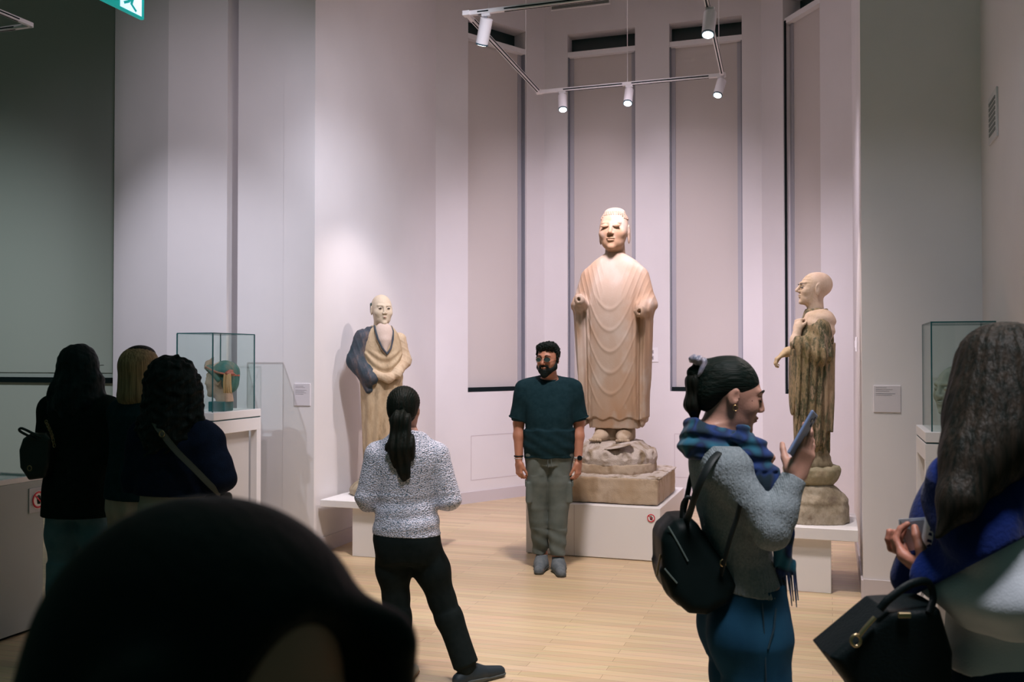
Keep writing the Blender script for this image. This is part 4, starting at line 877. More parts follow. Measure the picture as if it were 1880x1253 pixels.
# facing -Y locally; turned round, so the picture's right is local -X
fx = lambda px: -(px-748)/355.; fz = lambda py: CAMH-(py-655)/355.
pel = [loft([(.66,.125,.11),(.74,.148,.122,0,.01),(.80,.150,.118,0,.01),(.88,.140,.105)], .03)]
tor = [loft([(.76,.158,.115),(.84,.146,.110),(.93,.128,.100,0,-.005),(1.04,.130,.108,0,-.005),(1.13,.150,.105,0,0),(1.20,.128,.088,0,.01),(1.25,.080,.065,0,.012),(1.31,.050,.050,0,.01)], .03)]
aR = arm((-.148,.0,1.165),(-.207,-.0,.945),(-.13,-.20,1.0),(.052,.045,.028)); aL = arm((.148,.0,1.165),(.203,-.0,.95),(.12,-.20,1.0),(.052,.045,.028))
lL = leg((.078,.01,.74),(.058,-.02,.43),(.030,.045,.09),(.082,.056,.042)); lR = leg((-.078,.01,.74),(-.180,-.02,.42),(-.305,.02,.09),(.084,.056,.042))
hc = np.array((.012,-.01,1.405)); MH = rot(0,0,-14)@rot(-6,0,0)
hdp = X(S(head(), .97), MH, hc)
hn = hand_at((-.13,-.20,1.0),(.6,-.7,.2),(0,.2,1), side=-1, s=.9)+hand_at((.12,-.20,1.0),(-.6,-.7,.2),(0,.2,1), s=.9)
sdf('body', pel+tor+aR+aL+lR+lL+hdp+hn+foot((.03,.045,.09),(.05,-.13,.03),.9)+foot((-.305,.02,.09),(-.46,-.09,.03),.9), .0058, SK_L, wE)
def marl():
    m = bpy.data.materials.new('marled_knit'); m.use_nodes = True; nt = m.node_tree; N = nt.nodes; L = nt.links; b = N['Principled BSDF']; b.inputs['Roughness'].default_value = .95; b.inputs['Specular IOR Level'].default_value = .1
    tc = N.new('ShaderNodeTexCoord'); mp = N.new('ShaderNodeMapping'); mp.inputs['Scale'].default_value = (1,1,1.5); L.new(tc.outputs['Object'], mp.inputs[0])
    n = N.new('ShaderNodeTexNoise'); n.inputs['Scale'].default_value = 170; n.inputs['Detail'].default_value = 2; L.new(mp.outputs[0], n.inputs['Vector'])
    r = N.new('ShaderNodeValToRGB'); e = r.color_ramp.elements; e[0].position = .40; e[0].color = (.10,.16,.22,1); e[1].position = .53; e[1].color = (.80,.76,.88,1); q = e.new(.45); q.color = (.46,.48,.58,1); L.new(n.outputs['Fac'], r.inputs[0]); L.new(r.outputs[0], b.inputs['Base Color'])
    v = N.new('ShaderNodeTexVoronoi'); v.inputs['Scale'].default_value = 110; L.new(mp.outputs[0], v.inputs['Vector'])
    bp = N.new('ShaderNodeBump'); bp.inputs['Strength'].default_value = .8; bp.inputs['Distance'].default_value = .008; bp.invert = True; L.new(v.outputs['Distance'], bp.inputs['Height']); L.new(bp.outputs[0], b.inputs['Normal']); return m
MARL = marl()
sw = fat(tor, .022)+[loft([(.75,.158,.135,0,.01),(.84,.150,.125,0,.005)], .03)]+[cone((s*.06,.01,1.235),(s*.145,0,1.175),.045,.058,.04) for s in (-1,1)]+fat(aR[:2]+aL[:2], .020)+fat(cut(aR[2:], (-.135,-.19,1.0), (.09,-.2,.05))+cut(aL[2:], (.125,-.19,1.0), (-.09,-.2,.05)), .018)
sdf('knit_sweater', sw, .0055, MARL, wE, lambda P: wr(P, .007, 15)+.003*np.sin(P[:,2]*75+P[:,0]*8)*(P[:,2] < .98), [((0,0,.768),(.02,0,-1)), ((0,0,1.285),(0,-.3,1))])
BLKT = cloth('black_trousers', (.006,.010,.010), (.009,.013,.013), bump=.1)
tr_ = sdf('black_trousers', fat(cut(pel, (0,0,.785), (0,0,1)), .010)+fat(lL, .010)+fat(lR, .010)+[ell((.055,.065,.70),(.085,.065,.09),.04), ell((-.06,.065,.70),(.085,.065,.09),.04), cone((.05,-.01,.36),(.030,.04,.12),.062,.070,.02,flat=True), cone((-.21,-.01,.35),(-.305,.02,.10),.062,.066,.02,flat=True)], .006, BLKT, wE, lambda P: wr(P, .004, 14))
DSH = mat('dark_sneaker', (.008,.018,.026), .6); CRM = mat('cream_sneaker', (.40,.37,.30), .6); GUM = mat('gum_sole', (.24,.13,.05), .6)
shoe(wE, DSH, SOL, (-.305,.02,.1),(-.475,-.10,.035), .95); shoe(wE, CRM, GUM, (.03,.045,.1),(-.02,-.13,.035), .95)
hp_ = lambda pr, s=1.0: X(S(pr, s), MH, hc)
sdf('hair', hp_([ell((0,.022,.042),(.084,.094,.085),.01), ell((0,.05,.0),(.076,.070,.075),.02), ell((0,-.13,-.01),(.07,.07,.085),.012,'s')])+[], .004, H_BRN, wE, lambda P: -.0012*np.sin(np.arctan2(P[:,0]-.012, P[:,2]-1.38)*60))
tail = [cone((.018,.085,1.385),(.022,.118,1.355),.028,.044,.015), cone((.022,.118,1.355),(.018,.135,1.22),.050,.060,.03,sc=(1.08,.72,1)), cone((.018,.135,1.22),(.004,.128,1.10),.060,.034,.03,sc=(1.08,.7,1)), cone((.004,.128,1.10),(-.005,.12,1.055),.026,.008,.02)]
sdf('ponytail', tail, .0045, H_BRN, wE, lambda P: -.0035*np.sin(P[:,0]*170+3*np.sin(P[:,2]*9)))
q = MB(); q.tube([(.018+.024*math.cos(a), .098+.010*math.sin(a)*.5, 1.375+.020*math.sin(a)) for a in np.linspace(0, 6.283, 17)[:-1]], .006, 8, closed=True); q.build('hair_tie', BLACK, wE)
def poly(pts, h, r=.02, k=.02, op='u', taper=None):
    # polygon given as (y,z), extruded along +-x by h, rounded by r
    pts = np.array(pts, float); n = len(pts)
    def f(P):
        q = P[..., 1:3]; d = np.full(q.shape[:-1], 1e9); s = np.ones(q.shape[:-1])
        for i in range(n):
            a, b = pts[i], pts[i-1]; e = b-a; w = q-a; t = np.clip((w@e)/(e@e), 0, 1); bb = w-t[..., None]*e; d = np.minimum(d, (bb**2).sum(-1))
            c1 = q[..., 1] >= a[1]; c2 = q[..., 1] < b[1]; c3 = e[0]*w[..., 1] > e[1]*w[..., 0]
            s = np.where((c1 & c2 & c3) | (~c1 & ~c2 & ~c3), -s, s)
        d2 = s*np.sqrt(d)+r; hx = h if taper is None else h*np.clip(1+taper*(q[..., 1]-pts[:,1].mean()), .3, 1.6)
        w2 = np.abs(P[..., 0])-hx+r
        return np.minimum(np.maximum(d2, w2), 0)+np.sqrt(np.maximum(d2, 0)**2+np.maximum(w2, 0)**2)-r
    hm = h*1.3
    return Pr(f, (-hm, pts[:,0].min(), pts[:,1].min()), (hm, pts[:,0].max(), pts[:,1].max()), k, op)
def locf(x0, y0, deg):                # picture point at depth d -> coordinates of a thing standing at (x0, y0) and turned by deg
    a = R(deg); c, s = math.cos(a), math.sin(a)
    def g(px, py, d):
        w = W(px, py, d); dx, dy = w.x-x0, w.y-y0
        return (c*dx+s*dy, -s*dx+c*dy, w.z)
    return g
def female(s, hc=(0,-.01,1.59), MH=None, sh=.165, arms=None, legs=None):
    MH = rot(0,0,0) if MH is None else MH
    pel = [loft([(.78,.13,.115),(.86,.165,.125,0,.01),(.94,.170,.122,0,.01),(1.02,.145,.105)], .03)]
    tor = [loft([(.92,.158,.115),(1.04,.130,.098,0,-.005),(1.16,.140,.105,0,-.008),(1.28,.158,.110,0,-.002),(1.36,.150,.095,0,.008),(1.42,.090,.070,0,.012),(1.47,.052,.054,0,.012)], .03)]
    arms = arms or [((-sh,0,1.365),(-.205,.02,1.10),(-.19,-.06,.87)), ((sh,0,1.365),(.205,.02,1.10),(.19,-.06,.87))]
    legs = legs or [((-.085,0,.86),(-.085,-.015,.48),(-.09,.02,.09)), ((.085,0,.86),(.085,-.015,.48),(.09,.02,.09))]
    A = [arm(*a) for a in arms]; L = [leg(*l) for l in legs]; HD = X(head(), MH, hc)
    F_ = [foot(l[2], (l[2][0]*1.15, l[2][1]-.17, .03), .9) for l in legs]
    D = dict(pel=pel, tor=tor, a0=A[0], a1=A[1], l0=L[0], l1=L[1], hd=HD, ft=F_[0]+F_[1])
    return {k: S(v, s) for k, v in D.items()}, np.array(hc)*s, MH, arms, legs
def hands_for(arms, s, palms=None, **k):
    out = []
    for i, a in enumerate(arms):
        w = np.array(a[2], float); e = np.array(a[1], float); sd = -1 if a[0][0] < 0 else 1
        out += S(hand_at(w, w-e, palms[i] if palms else (-sd, .2, 0), side=(1 if sd < 0 else -1), **k), s)
    return out

# ---- woman in profile with phone, scarf and backpack --------------------------
GX, GY = .706, 3.05; g = locf(GX, GY, 90)
G = thing('person', 'woman in profile in a grey cable-knit sweater and jeans, looking at a phone', 'person', (GX, GY, 0), R(90))
MH = rot(13,0,0); hc = np.array((0, .004, 1.553))
pel = [loft([(.74,.14,.10,0,-.045),(.80,.170,.118,0,-.045),(.88,.168,.112,0,-.046),(.96,.15,.10,0,-.042)], .03)]
tor = [loft([(.86,.165,.104,0,-.046),(.93,.158,.100,0,-.045),(1.05,.130,.086,0,-.018),(1.15,.145,.092,0,.000),(1.25,.152,.098,0,.014),(1.34,.145,.095,0,.038),(1.40,.095,.068,0,.050),(1.46,.050,.052,0,.060)], .03)]
sN = g(1330,868,2.90); eN = g(1415,975,2.84); wN = g(1457,878,2.87)
aN = arm(sN, eN, wN, (.054,.042,.026)); eF = (.205,-.03,1.12); wF = g(1385,868,3.12); aF = arm((.155,.03,1.34), eF, wF, (.050,.040,.026))
L1 = leg((-.085,-.045,.80),(-.080,-.058,.47),(-.085,-.02,.09),(.098,.064,.042)); L2 = leg((.085,-.045,.80),(.080,-.050,.47),(.085,.0,.09),(.098,.064,.042))
hnN = hand_at(wN, (.04,-.46,1), (.85,.42,.1), curls=[(8,10,8),(10,12,10),(14,16,12),(18,20,15)], thumb=14, thumb_in=48, spread=1, side=1, s=.96)
hnF = hand_at(wF, (-.35,-.35,.8), (-.6,.7,.0), curls=[(70,80,40)]*4, thumb=20, thumb_in=50, side=-1, s=.92)
sdf('body', pel+tor+aN+aF+L1+L2+X(head(.95,.97,.97,.8,True,.95), MH, hc)+hnN+hnF+foot((-.085,-.02,.09),(-.09,-.20,.03))+foot((.085,0,.09),(.09,-.18,.03)), .0042, SK_L, G)
def cable():
    m = bpy.data.materials.new('cable_knit_grey'); m.use_nodes = True; nt = m.node_tree; N = nt.nodes; L = nt.links; b = N['Principled BSDF']; b.inputs['Roughness'].default_value = .9; b.inputs['Specular IOR Level'].default_value = .15
    tc = N.new('ShaderNodeTexCoord'); n = N.new('ShaderNodeTexNoise'); n.inputs['Scale'].default_value = 120; L.new(tc.outputs['Object'], n.inputs['Vector'])
    r = N.new('ShaderNodeValToRGB'); e = r.color_ramp.elements; e[0].position = .3; e[0].color = (.185,.215,.235,1); e[1].position = .7; e[1].color = (.25,.28,.30,1); L.new(n.outputs['Fac'], r.inputs[0]); L.new(r.outputs[0], b.inputs['Base Color'])
    w = N.new('ShaderNodeTexWave'); w.wave_type = 'BANDS'; w.bands_direction = 'Y'; w.inputs['Scale'].default_value = 17; w.inputs['Distortion'].default_value = 3.5; w.inputs['Detail'].default_value = 1; w.inputs['Detail Scale'].default_value = 6; L.new(tc.outputs['Object'], w.inputs['Vector'])
    w2 = N.new('ShaderNodeTexWave'); w2.bands_direction = 'Y'; w2.inputs['Scale'].default_value = 60; w2.inputs['Distortion'].default_value = 1; L.new(tc.outputs['Object'], w2.inputs['Vector'])
    ad = N.new('ShaderNodeMath'); ad.operation = 'MULTIPLY_ADD'; ad.inputs[1].default_value = .35; L.new(w2.outputs['Fac'], ad.inputs[0]); L.new(w.outputs['Fac'], ad.inputs[2])
    bp = N.new('ShaderNodeBump'); bp.inputs['Strength'].default_value = .4; bp.inputs['Distance'].default_value = .005; L.new(ad.outputs[0], bp.inputs['Height']); L.new(bp.outputs[0], b.inputs['Normal']); return m
CABLE = cable()
wN_ = lerp(eN, wN, .93); dN = np.array(wN)-np.array(eN); dF = np.array(wF)-np.array(eF)
sw = fat(tor, .012)+fat(aN[:2], .013)+fat(aF[:2], .012)+fat(cut(aN[2:], wN_, dN), .011)+fat(cut(aF[2:], lerp(eF, wF, .93), dF), .015)+[cone((s*.05,.05,1.40),(s*.14,.035,1.345),.05,.060,.04) for s in (-1,1)]
def gd(P):
    rib = (P[:,2] < 1.02)
    cab = .0011*np.sin(P[:,2]*105)*np.abs(np.sin(P[:,1]*55+P[:,0]*40))
    return wr(P, .0050, 16)+np.where(rib, .0013*np.sin(np.arctan2(P[:,0], P[:,1]+.04)*70), cab)
sdf('cable_knit_sweater', sw, .0042, CABLE, G, gd, [((0,-.05,.945),(0,.12,-1)), ((0,0,1.405),(0,0,1))])
JEAN = cloth('blue_jeans', (.008,.042,.085), (.014,.062,.115), vs=7, bump=.2, bs=600)
jn = sdf('jeans', fat(cut(pel, (0,0,.955), (0,0,1)), .012)+cut(fat(L1+L2, .011), (0,0,.12), (0,0,-1))+[ell((s*.075,.035,.82),(.085,.065,.10),.04) for s in (-1,1)], .0055, JEAN, G, lambda P: wr(P, .0035, 18)+.003*np.sin(P[:,2]*75)*np.clip((.55-P[:,2])*8, 0, 1)*np.clip((P[:,2]-.38)*8, 0, 1))
q = MB(); q.tube([(-.182,-.085,.925),(-.196,-.075,.87),(-.203,-.055,.81)], .003, 6); q.build('pocket_seam', mat('jean_seam', (.006,.03,.05), .8), jn)
q = MB(); q.tube([(-.180,-.045,.94),(-.198,-.048,.80),(-.192,-.052,.65),(-.165,-.057,.5)], .0022, 6); q.build('side_seam', MT['jean_seam'], jn)
BOOT = mat('black_boot', (.01,.012,.012), .5)
shoe(G, BOOT, SOL, (-.085,-.02,.1),(-.09,-.22,.035)); shoe(G, BOOT, SOL, (.085,0,.1),(.09,-.20,.035))
H2 = lambda pr: X(pr, MH, hc)
sdf('hair', H2([ell((0,.020,.042),(.0795,.098,.080),.01), ell((0,.075,-.005),(.062,.045,.062),.03), cone((0,.02,.06),(0,.105,.062),.06,.03,.03), cone((0,.105,.062),(0,.135,.045),.028,.022,.02), ell((0,-.122,-.040),(.085,.108,.100),.014,'s'), ell((0,.0,-.075),(.10,.055,.060),.012,'s'), ell((-.088,.004,-.005),(.022,.020,.030),.008,'s'), ell((.088,.004,-.005),(.022,.020,.030),.008,'s')]), .0035, H_BCK, G)
sdf('ponytail', H2([cone((0,.112,.060),(0,.124,.02),.020,.027,.02), cone((0,.124,.02),(0,.115,-.055),.027,.024,.02), cone((0,.115,-.055),(0,.088,-.115),.024,.008,.02)]), .0035, H_BRN, G, lambda P: -.0015*np.sin(P[:,0]*220+P[:,1]*160))
SCR = mat('scrunchie_satin', (.34,.30,.36), .4, col2=(.12,.14,.20), vscale=40)
q = sdf('scrunchie', H2([ell((-.012,.135,.088),(.030,.030,.016),.01), ell((-.022,.112,.060),(.018,.018,.034),.01), ell((.02,.12,.07),(.022,.02,.030),.01)]), .003, SCR, G, lambda P: -.002*np.sin(P[:,1]*300+P[:,2]*150))
for s in (-1, 1):
    q = MB(); q.tube([tuple(MH@np.array(p)+hc) for p in ((s*.016,-.0905,.032),(s*.030,-.0885,.0385),(s*.050,-.074,.031))], [.0025,.0038,.0015], 6); q.build('eyebrow', H_BRN, G)
    q = MB(); q.tube([tuple(MH@np.array(p)+hc) for p in ((s*.020,-.0845,.0045),(s*.031,-.0885,.0030),(s*.043,-.0805,.0055))], [.0012,.0024,.0012], 6); q.build('eyelashes', BLACK, G)
LIP = mat('lip_rose', (.36,.11,.10), .45)
q = sdf('lips', H2([cone((-.017,-.0895,-.0520),(0,-.0950,-.0505),.0022,.0036,.004), cone((.017,-.0895,-.0520),(0,-.0950,-.0505),.0022,.0036,.004), cone((-.013,-.0905,-.0600),(.013,-.0905,-.0600),.0036,.0036,.004)]), .002, LIP, G)
q = MB(); c_ = MH@np.array((-.080,.002,-.026))+hc; q.tube([tuple(c_+np.array((-.004, .0075*math.cos(a), -.008+.0085*math.sin(a)))) for a in np.linspace(0, 6.283, 17)[:-1]], .0013, 6, closed=True); q.build('hoop_earring', mat('gold', (.7,.45,.2), .25, metal=1), G)
for dy, dz in ((-.052,.0),(-.046,-.012)):
    q = sdf('mole', H2([ell((-.0585,dy,dz),(.0026,.0022,.0022),.001)]), .0012, mat('mole_brown', (.20,.06,.05), .6), G)
q = MB(); q.tube([tuple(np.array(wN)+np.array((.024*math.cos(a), .020*math.sin(a), -.002))) for a in np.linspace(0, 6.283, 19)[:-1]], .0025, 6, closed=True); q.build('bracelet', mat('silver_bead', (.55,.5,.45), .3, metal=1), G)
# scarf
def scarfm():
    m = bpy.data.materials.new('blue_scarf_wool'); m.use_nodes = True; nt = m.node_tree; N = nt.nodes; L = nt.links; b = N['Principled BSDF']; b.inputs['Roughness'].default_value = .9; b.inputs['Sheen Weight'].default_value = .15
    tc = N.new('ShaderNodeTexCoord'); n = N.new('ShaderNodeTexNoise'); n.inputs['Scale'].default_value = 13; n.inputs['Detail'].default_value = 1; L.new(tc.outputs['Object'], n.inputs['Vector'])
    r = N.new('ShaderNodeValToRGB'); e = r.color_ramp.elements; e[0].position = .36; e[0].color = (.004,.022,.040,1); e[1].position = .66; e[1].color = (.01,.12,.20,1)
    for p_, c_ in ((.45,(.008,.035,.16,1)),(.52,(.004,.02,.07,1)),(.59,(.008,.075,.13,1))): q = e.new(p_); q.color = c_
    L.new(n.outputs['Fac'], r.inputs[0]); L.new(r.outputs[0], b.inputs['Base Color']); return m
SCF = scarfm()
sc = thing('scarf', 'blue and teal fringed scarf round the neck of the woman with the phone', 'scarf', (GX, GY, 0), R(90))
ring = [(.085*math.cos(a), .045+.088*math.sin(a), 1.425+.022*math.sin(a)) for a in np.linspace(0, 2*math.pi, 17)]
ring2 = [(.100*math.cos(a), .045+.100*math.sin(a), 1.385+.012*math.sin(a)) for a in np.linspace(0, 2*math.pi, 17)]
ps = [cone(ring[i], ring[i+1], .025, .025, .015, sc=(1,1,1.3)) for i in range(16)]+[cone(ring2[i], ring2[i+1], .028, .028, .015, sc=(1,1,1.2)) for i in range(16)]
path = [g(1362,800,2.92), g(1388,835,2.91), g(1404,880,2.905), g(1420,925,2.91), g(1428,975,2.95), g(1440,1040,2.98)]
wd_ = [.030,.036,.038,.038,.036,.030]
for i in range(5): ps.append(cone(path[i], path[i+1], wd_[i], wd_[i+1], .02, sc=(.55,1,1)))
sdf('scarf_wrap', ps, .0045, SCF, sc, lambda P: -.0035*np.sin(P[:,2]*150+2*np.sin(np.arctan2(P[:,0], P[:,1]-.045)*2))*(P[:,2] > 1.33)-.0028*np.sin(P[:,1]*190+P[:,2]*40)*(P[:,2] <= 1.33))
for i in range(14):
    x_ = -.07+random.uniform(-.012,.012); y_ = path[5][1]+.030-.0046*i; z1 = .925+random.uniform(-.025,.02)
    q = MB(); q.tube([(x_,y_,1.035),(x_+.002,y_-.004,.99),(x_+random.uniform(-.006,.006),y_-.010,z1)], [.0036,.003,.0018], 5); q.build('fringe_tassel', SCF, sc)
# phone
hp0 = np.array(g(1473,797,2.845)); ax3 = np.array((0,-.50,.866)); nb = np.cross(ax3, (1,0,0)); nb = nb/np.linalg.norm(nb)
nbk = nb*(-1 if nb[1] > 0 else 1); nbk = nbk*math.cos(R(32))+np.array((-1,0,0))*math.sin(R(32)); sx_ = np.cross(ax3, nbk)
ph = thing('smartphone', 'pale blue-grey smartphone held up in the hand of the woman in profile', 'phone', (GX, GY, 0), R(90))
q = MB(); A3 = (Vector(sx_), Vector(nbk), Vector(ax3)); q.box(hp0, (.036, .004, .073), A3, b=.0025); q.build('phone_body', mat('phone_blue', (.20,.27,.46), .35), ph)
q = MB(); q.box(Vector(hp0)-Vector(nbk)*.0042, (.033, .0004, .070), A3); q.build('screen', mat('phone_glass', (.02,.03,.04), .08), ph)
for k, (u_, v_) in enumerate(((.018,.058),(.018,.036),(-.004,.047))):
    q = MB(); c_ = Vector(hp0)+Vector(nbk)*.004+Vector(sx_)*u_+Vector(ax3)*v_; q.tube([c_, c_+Vector(nbk)*.0018], .0065, 14); q.build('camera_lens', mat('phone_lens', (.01,.02,.08), .1), ph)
# backpack
bk = thing('backpack', 'small black nylon backpack hanging low on the back of the woman in profile', 'backpack', (GX, GY, 0), R(90))
NYL = mat('black_nylon', (.003,.007,.007), .5, bump=.2, bscale=14, spec=.1)
pp = [(1232,948),(1262,948),(1278,962),(1322,1030),(1338,1062),(1325,1092),(1285,1112),(1252,1110),(1222,1082),(1211,1052),(1207,985),(1212,968)]
pts = [g(a, b, 3.0)[1:] for a, b in pp]
bag = X([poly(pts, .135, .04, taper=-1.2), poly([g(a, b, 3.0)[1:] for a, b in ((1207,1040),(1245,1040),(1262,1098),(1238,1100),(1215,1072))], .10, .02)], None, (-.02,0,0))
sdf('bag_body', bag, .0055, NYL, bk, lambda P: wr(P, .004, 22))
q = MB(); q.tube([g(1226,966,2.924), g(1243,995,2.908), g(1262,1030,2.894)], .0028, 6); q.build('main_zip', mat('zip_grey', (.16,.20,.19), .35, metal=.5), bk)
q = MB(); q.tube([g(1219,1043,2.900), g(1229,1055,2.890), g(1242,1070,2.884)], .0025, 6); q.build('pocket_zip', MT['zip_grey'], bk)
q = MB(); q.tube([g(1212,1018,2.945), g(1208,1035,2.945), g(1205,1056,2.945)], [.004,.003,.004], 6); q.build('zip_pull', mat('pull_brass', (.30,.20,.10), .35, metal=.8), bk)
STP = mat('black_strap', (.004,.008,.009), .6)
def strap(name, pts, w, t, par, mt=None):
    q = MB(); q.tube(pts, 1, 10, flat=(w, t)); return q.build(name, mt or STP, par)
def spl(pts, n=5):
    P_ = [np.array(p, float) for p in pts]; P_ = [2*P_[0]-P_[1]]+P_+[2*P_[-1]-P_[-2]]; out = []
    for i in range(1, len(P_)-2):
        for j in range(n):
            t = j/n; a, b, c, d = P_[i-1:i+3]; out.append(tuple(.5*((2*b)+(-a+c)*t+(2*a-5*b+4*c-d)*t*t+(-a+3*b-3*c+d)*t**3)))
    return out+[tuple(P_[-2])]
strap('shoulder_strap', spl([g(1356,836,2.96), g(1335,826,2.915), g(1312,838,2.855), g(1293,868,2.83), g(1277,905,2.85), g(1266,940,2.90), g(1258,958,2.95)]), .014, .0045, bk)
strap('shoulder_strap', spl([g(1358,925,2.80), g(1352,950,2.82), g(1340,985,2.84), g(1328,1030,2.87), g(1322,1052,2.9)]), .0045, .012, bk)
strap('shoulder_strap', spl([g(1300,850,3.16), g(1272,868,3.17), g(1262,905,3.12), g(1252,950,3.05)]), .004, .009, bk)
q = MB(); q.tube(spl([g(1250,950,2.97), g(1252,925,2.96), g(1262,912,2.95), g(1270,922,2.96), g(1264,950,2.97)]), .0055, 8); q.build('top_handle', STP, bk)
q = MB(); q.tube([tuple(np.array(g(1326,1033,2.872))+np.array((0,.008*math.cos(a),.010*math.sin(a)))) for a in np.linspace(0, 6.283, 13)[:-1]], .0022, 6, closed=True); q.build('ring', mat('brass_ring', (.45,.33,.18), .3, metal=1), bk)

# ---- woman at the right edge ----------------------------------------------------
HX, HY, HR = 1.140, 2.18, 214; g = locf(HX, HY, HR)
Hp = thing('person', 'woman with long brown hair in a pale sweatshirt at the right edge', 'person', (HX, HY, 0), R(HR))
hs = 1.012
sA = (.160,.0,1.365); eA = tuple(np.array(g(1850,1105,1.99))/hs); wA = tuple(np.array(g(1722,1062,2.13))/hs)
eB = (-.20,.0,1.11); wB = tuple(np.array(g(1712,1000,2.34))/hs)
D, hc, MH, arms, legs = female(hs, (0,-.015,1.595), rot(6,0,0), arms=[((-.160,0,1.365), eB, wB), (sA, eA, wA)])
hn = S(hand_at(np.array(wA)+0, np.array(g(1668,1030,2.20))/hs-np.array(wA), (-.5,.2,.8), curls=[(35,45,30)]*4, thumb=30, thumb_in=40, side=-1, s=1.0)+hand_at(np.array(wB), np.array(g(1672,1020,2.30))/hs-np.array(wB), (.4,0,.8), curls=[(35,45,30)]*4, thumb=30, thumb_in=30, side=1, s=.95), hs)
sdf('body', D['pel']+D['tor']+D['a0']+D['a1']+D['l0']+D['l1']+D['hd']+D['ft']+hn, .0048, SK_D, Hp)
PALE = cloth('pale_grey_sweatshirt', (.50,.53,.58), (.42,.45,.50), vs=9, bump=.15, bs=220)
sw = fat(D['tor'], .026)+fat(D['a1'][:2], .034)+fat(D['a0'][:2], .030)+fat(cut(D['a1'][2:], lerp(eA, wA, .97)*hs, np.array(wA)-np.array(eA)), .030)+fat(cut(D['a0'][2:], lerp(eB, wB, .93)*hs, np.array(wB)-np.array(eB)), .018)
sdf('sweatshirt', sw, .005, PALE, Hp, lambda P: wr(P, .009, 14)+.003*np.sin(P[:,2]*60+P[:,0]*40), [((0,0,.985),(0,0,-1)), ((0,0,1.50),(0,-.2,1))])
DJN = cloth('dark_jeans', (.008,.020,.040), (.012,.030,.055), vs=9, bump=.2, bs=500)
sdf('jeans', fat(cut(D['pel'], (0,0,1.05), (0,0,1)), .014)+fat(cut(D['l0']+D['l1'], (0,0,.12), (0,0,-1)), .012), .007, DJN, Hp, lambda P: wr(P, .003, 16))
for l in legs: shoe(Hp, BOOT, SOL, (l[2][0]*hs, l[2][1]*hs, .1), (l[2][0]*1.15*hs, (l[2][1]-.19)*hs, .035), 1.0, .006)
hh = X([ell((0,.024,.045),(.088,.100,.088),.01), ell((0,-.118,-.03),(.066,.062,.10),.012,'s')], MH, hc)
hh += [cone(tuple(hc+np.array((0,.045,.0))), tuple(hc+np.array((0,.075,-.20))), .088, .105, .04, sc=(1,.8,1)), cone(tuple(hc+np.array((0,.075,-.20))), tuple(hc+np.array((.0,.118,-.28))), .105, .070, .04, sc=(1,.6,1)),
       cone(tuple(hc+np.array((.062,.0,-.02))), tuple(hc+np.array((.088,-.035,-.22))), .034, .045, .04), cone(tuple(hc+np.array((.088,-.035,-.22))), tuple(hc+np.array((.095,-.125,-.36))), .045, .022, .03), cone(tuple(hc+np.array((-.062,.0,-.02))), tuple(hc+np.array((-.085,-.035,-.22))), .034, .04, .04), cone(tuple(hc+np.array((-.085,-.035,-.22))), tuple(hc+np.array((-.09,-.08,-.28))), .04, .02, .03)]
hh += [cone(g(1832,670,2.12), g(1815,770,2.08), .085, .078, .07), cone(g(1815,770,2.08), g(1790,850,2.02), .078, .060, .07), cone(g(1790,850,2.02), g(1758,920,1.97), .060, .036, .06), cone(g(1758,920,1.97), g(1718,985,1.95), .036, .006, .04), cone(g(1855,700,2.10), g(1860,800,2.02), .085, .06, .07)]
sdf('long_hair', hh, .0048, H_LNG, Hp, lambda P: -.0014*np.sin(np.arctan2(P[:,0]-hc[0], P[:,1]-hc[1])*46+1.5*np.sin(P[:,2]*5)))
for i in range(16):
    a0 = hc+np.array((.10+.012*random.random(), -.03-.05*random.random(), -.16)); d_ = np.array((.012*random.uniform(-1,1), -.085-.05*random.random(), -.30-.07*random.random()))
    q = MB(); q.tube(spl([tuple(a0), tuple(a0+d_*.5+np.array((.014,.012,0))), tuple(a0+d_)]), [.0035]*8+[.002,.001,.0006], 5); q.build('hair_strand', H_LNG, Hp)
sh_ = thing('shawl', 'deep blue shawl over the shoulder and arm of the woman at the right edge', 'shawl', (HX, HY, 0), R(HR))
BLU = cloth('royal_blue_wool', (.004,.020,.15), (.005,.012,.07), vs=6, bump=.3, bs=90, sheen=.1)
cutl = (np.array(g(1660,1100,2.15)), np.array(g(1900,975,1.95)))
ce = cutl[1]-cutl[0]; cn = np.cross(ce, np.array(g(1660,1100,3.15))-cutl[0]); cn = cn/np.linalg.norm(cn); cn = cn if cn[2] < 0 else -cn
sp = cut(fat(D['tor'], .040), (0,0,1.20), (0,0,-1))+fat(D['a1'][:1], .050)+fat(D['a1'][1:2], .050)+fat(cut(D['a1'][2:], lerp(eA, wA, .92)*hs, np.array(wA)-np.array(eA)), .040)+fat(D['a0'][:1], .045)+[cone((.05,-.12,1.38),(.09,-.17,1.15),.06,.06,.05), cone((-.05,-.12,1.38),(-.05,-.17,1.15),.06,.06,.05), cone((0,.10,1.40),(0,.12,1.22),.12,.12,.05,sc=(1,.4,1))]
sdf('shawl_cloth', sp, .0055, BLU, sh_, lambda P: wr(P, .008, 13, 4)-.005*np.sin(P[:,0]*45+P[:,2]*50), [(cutl[0], cn), ((0,0,1.50),(0,-.1,1))])
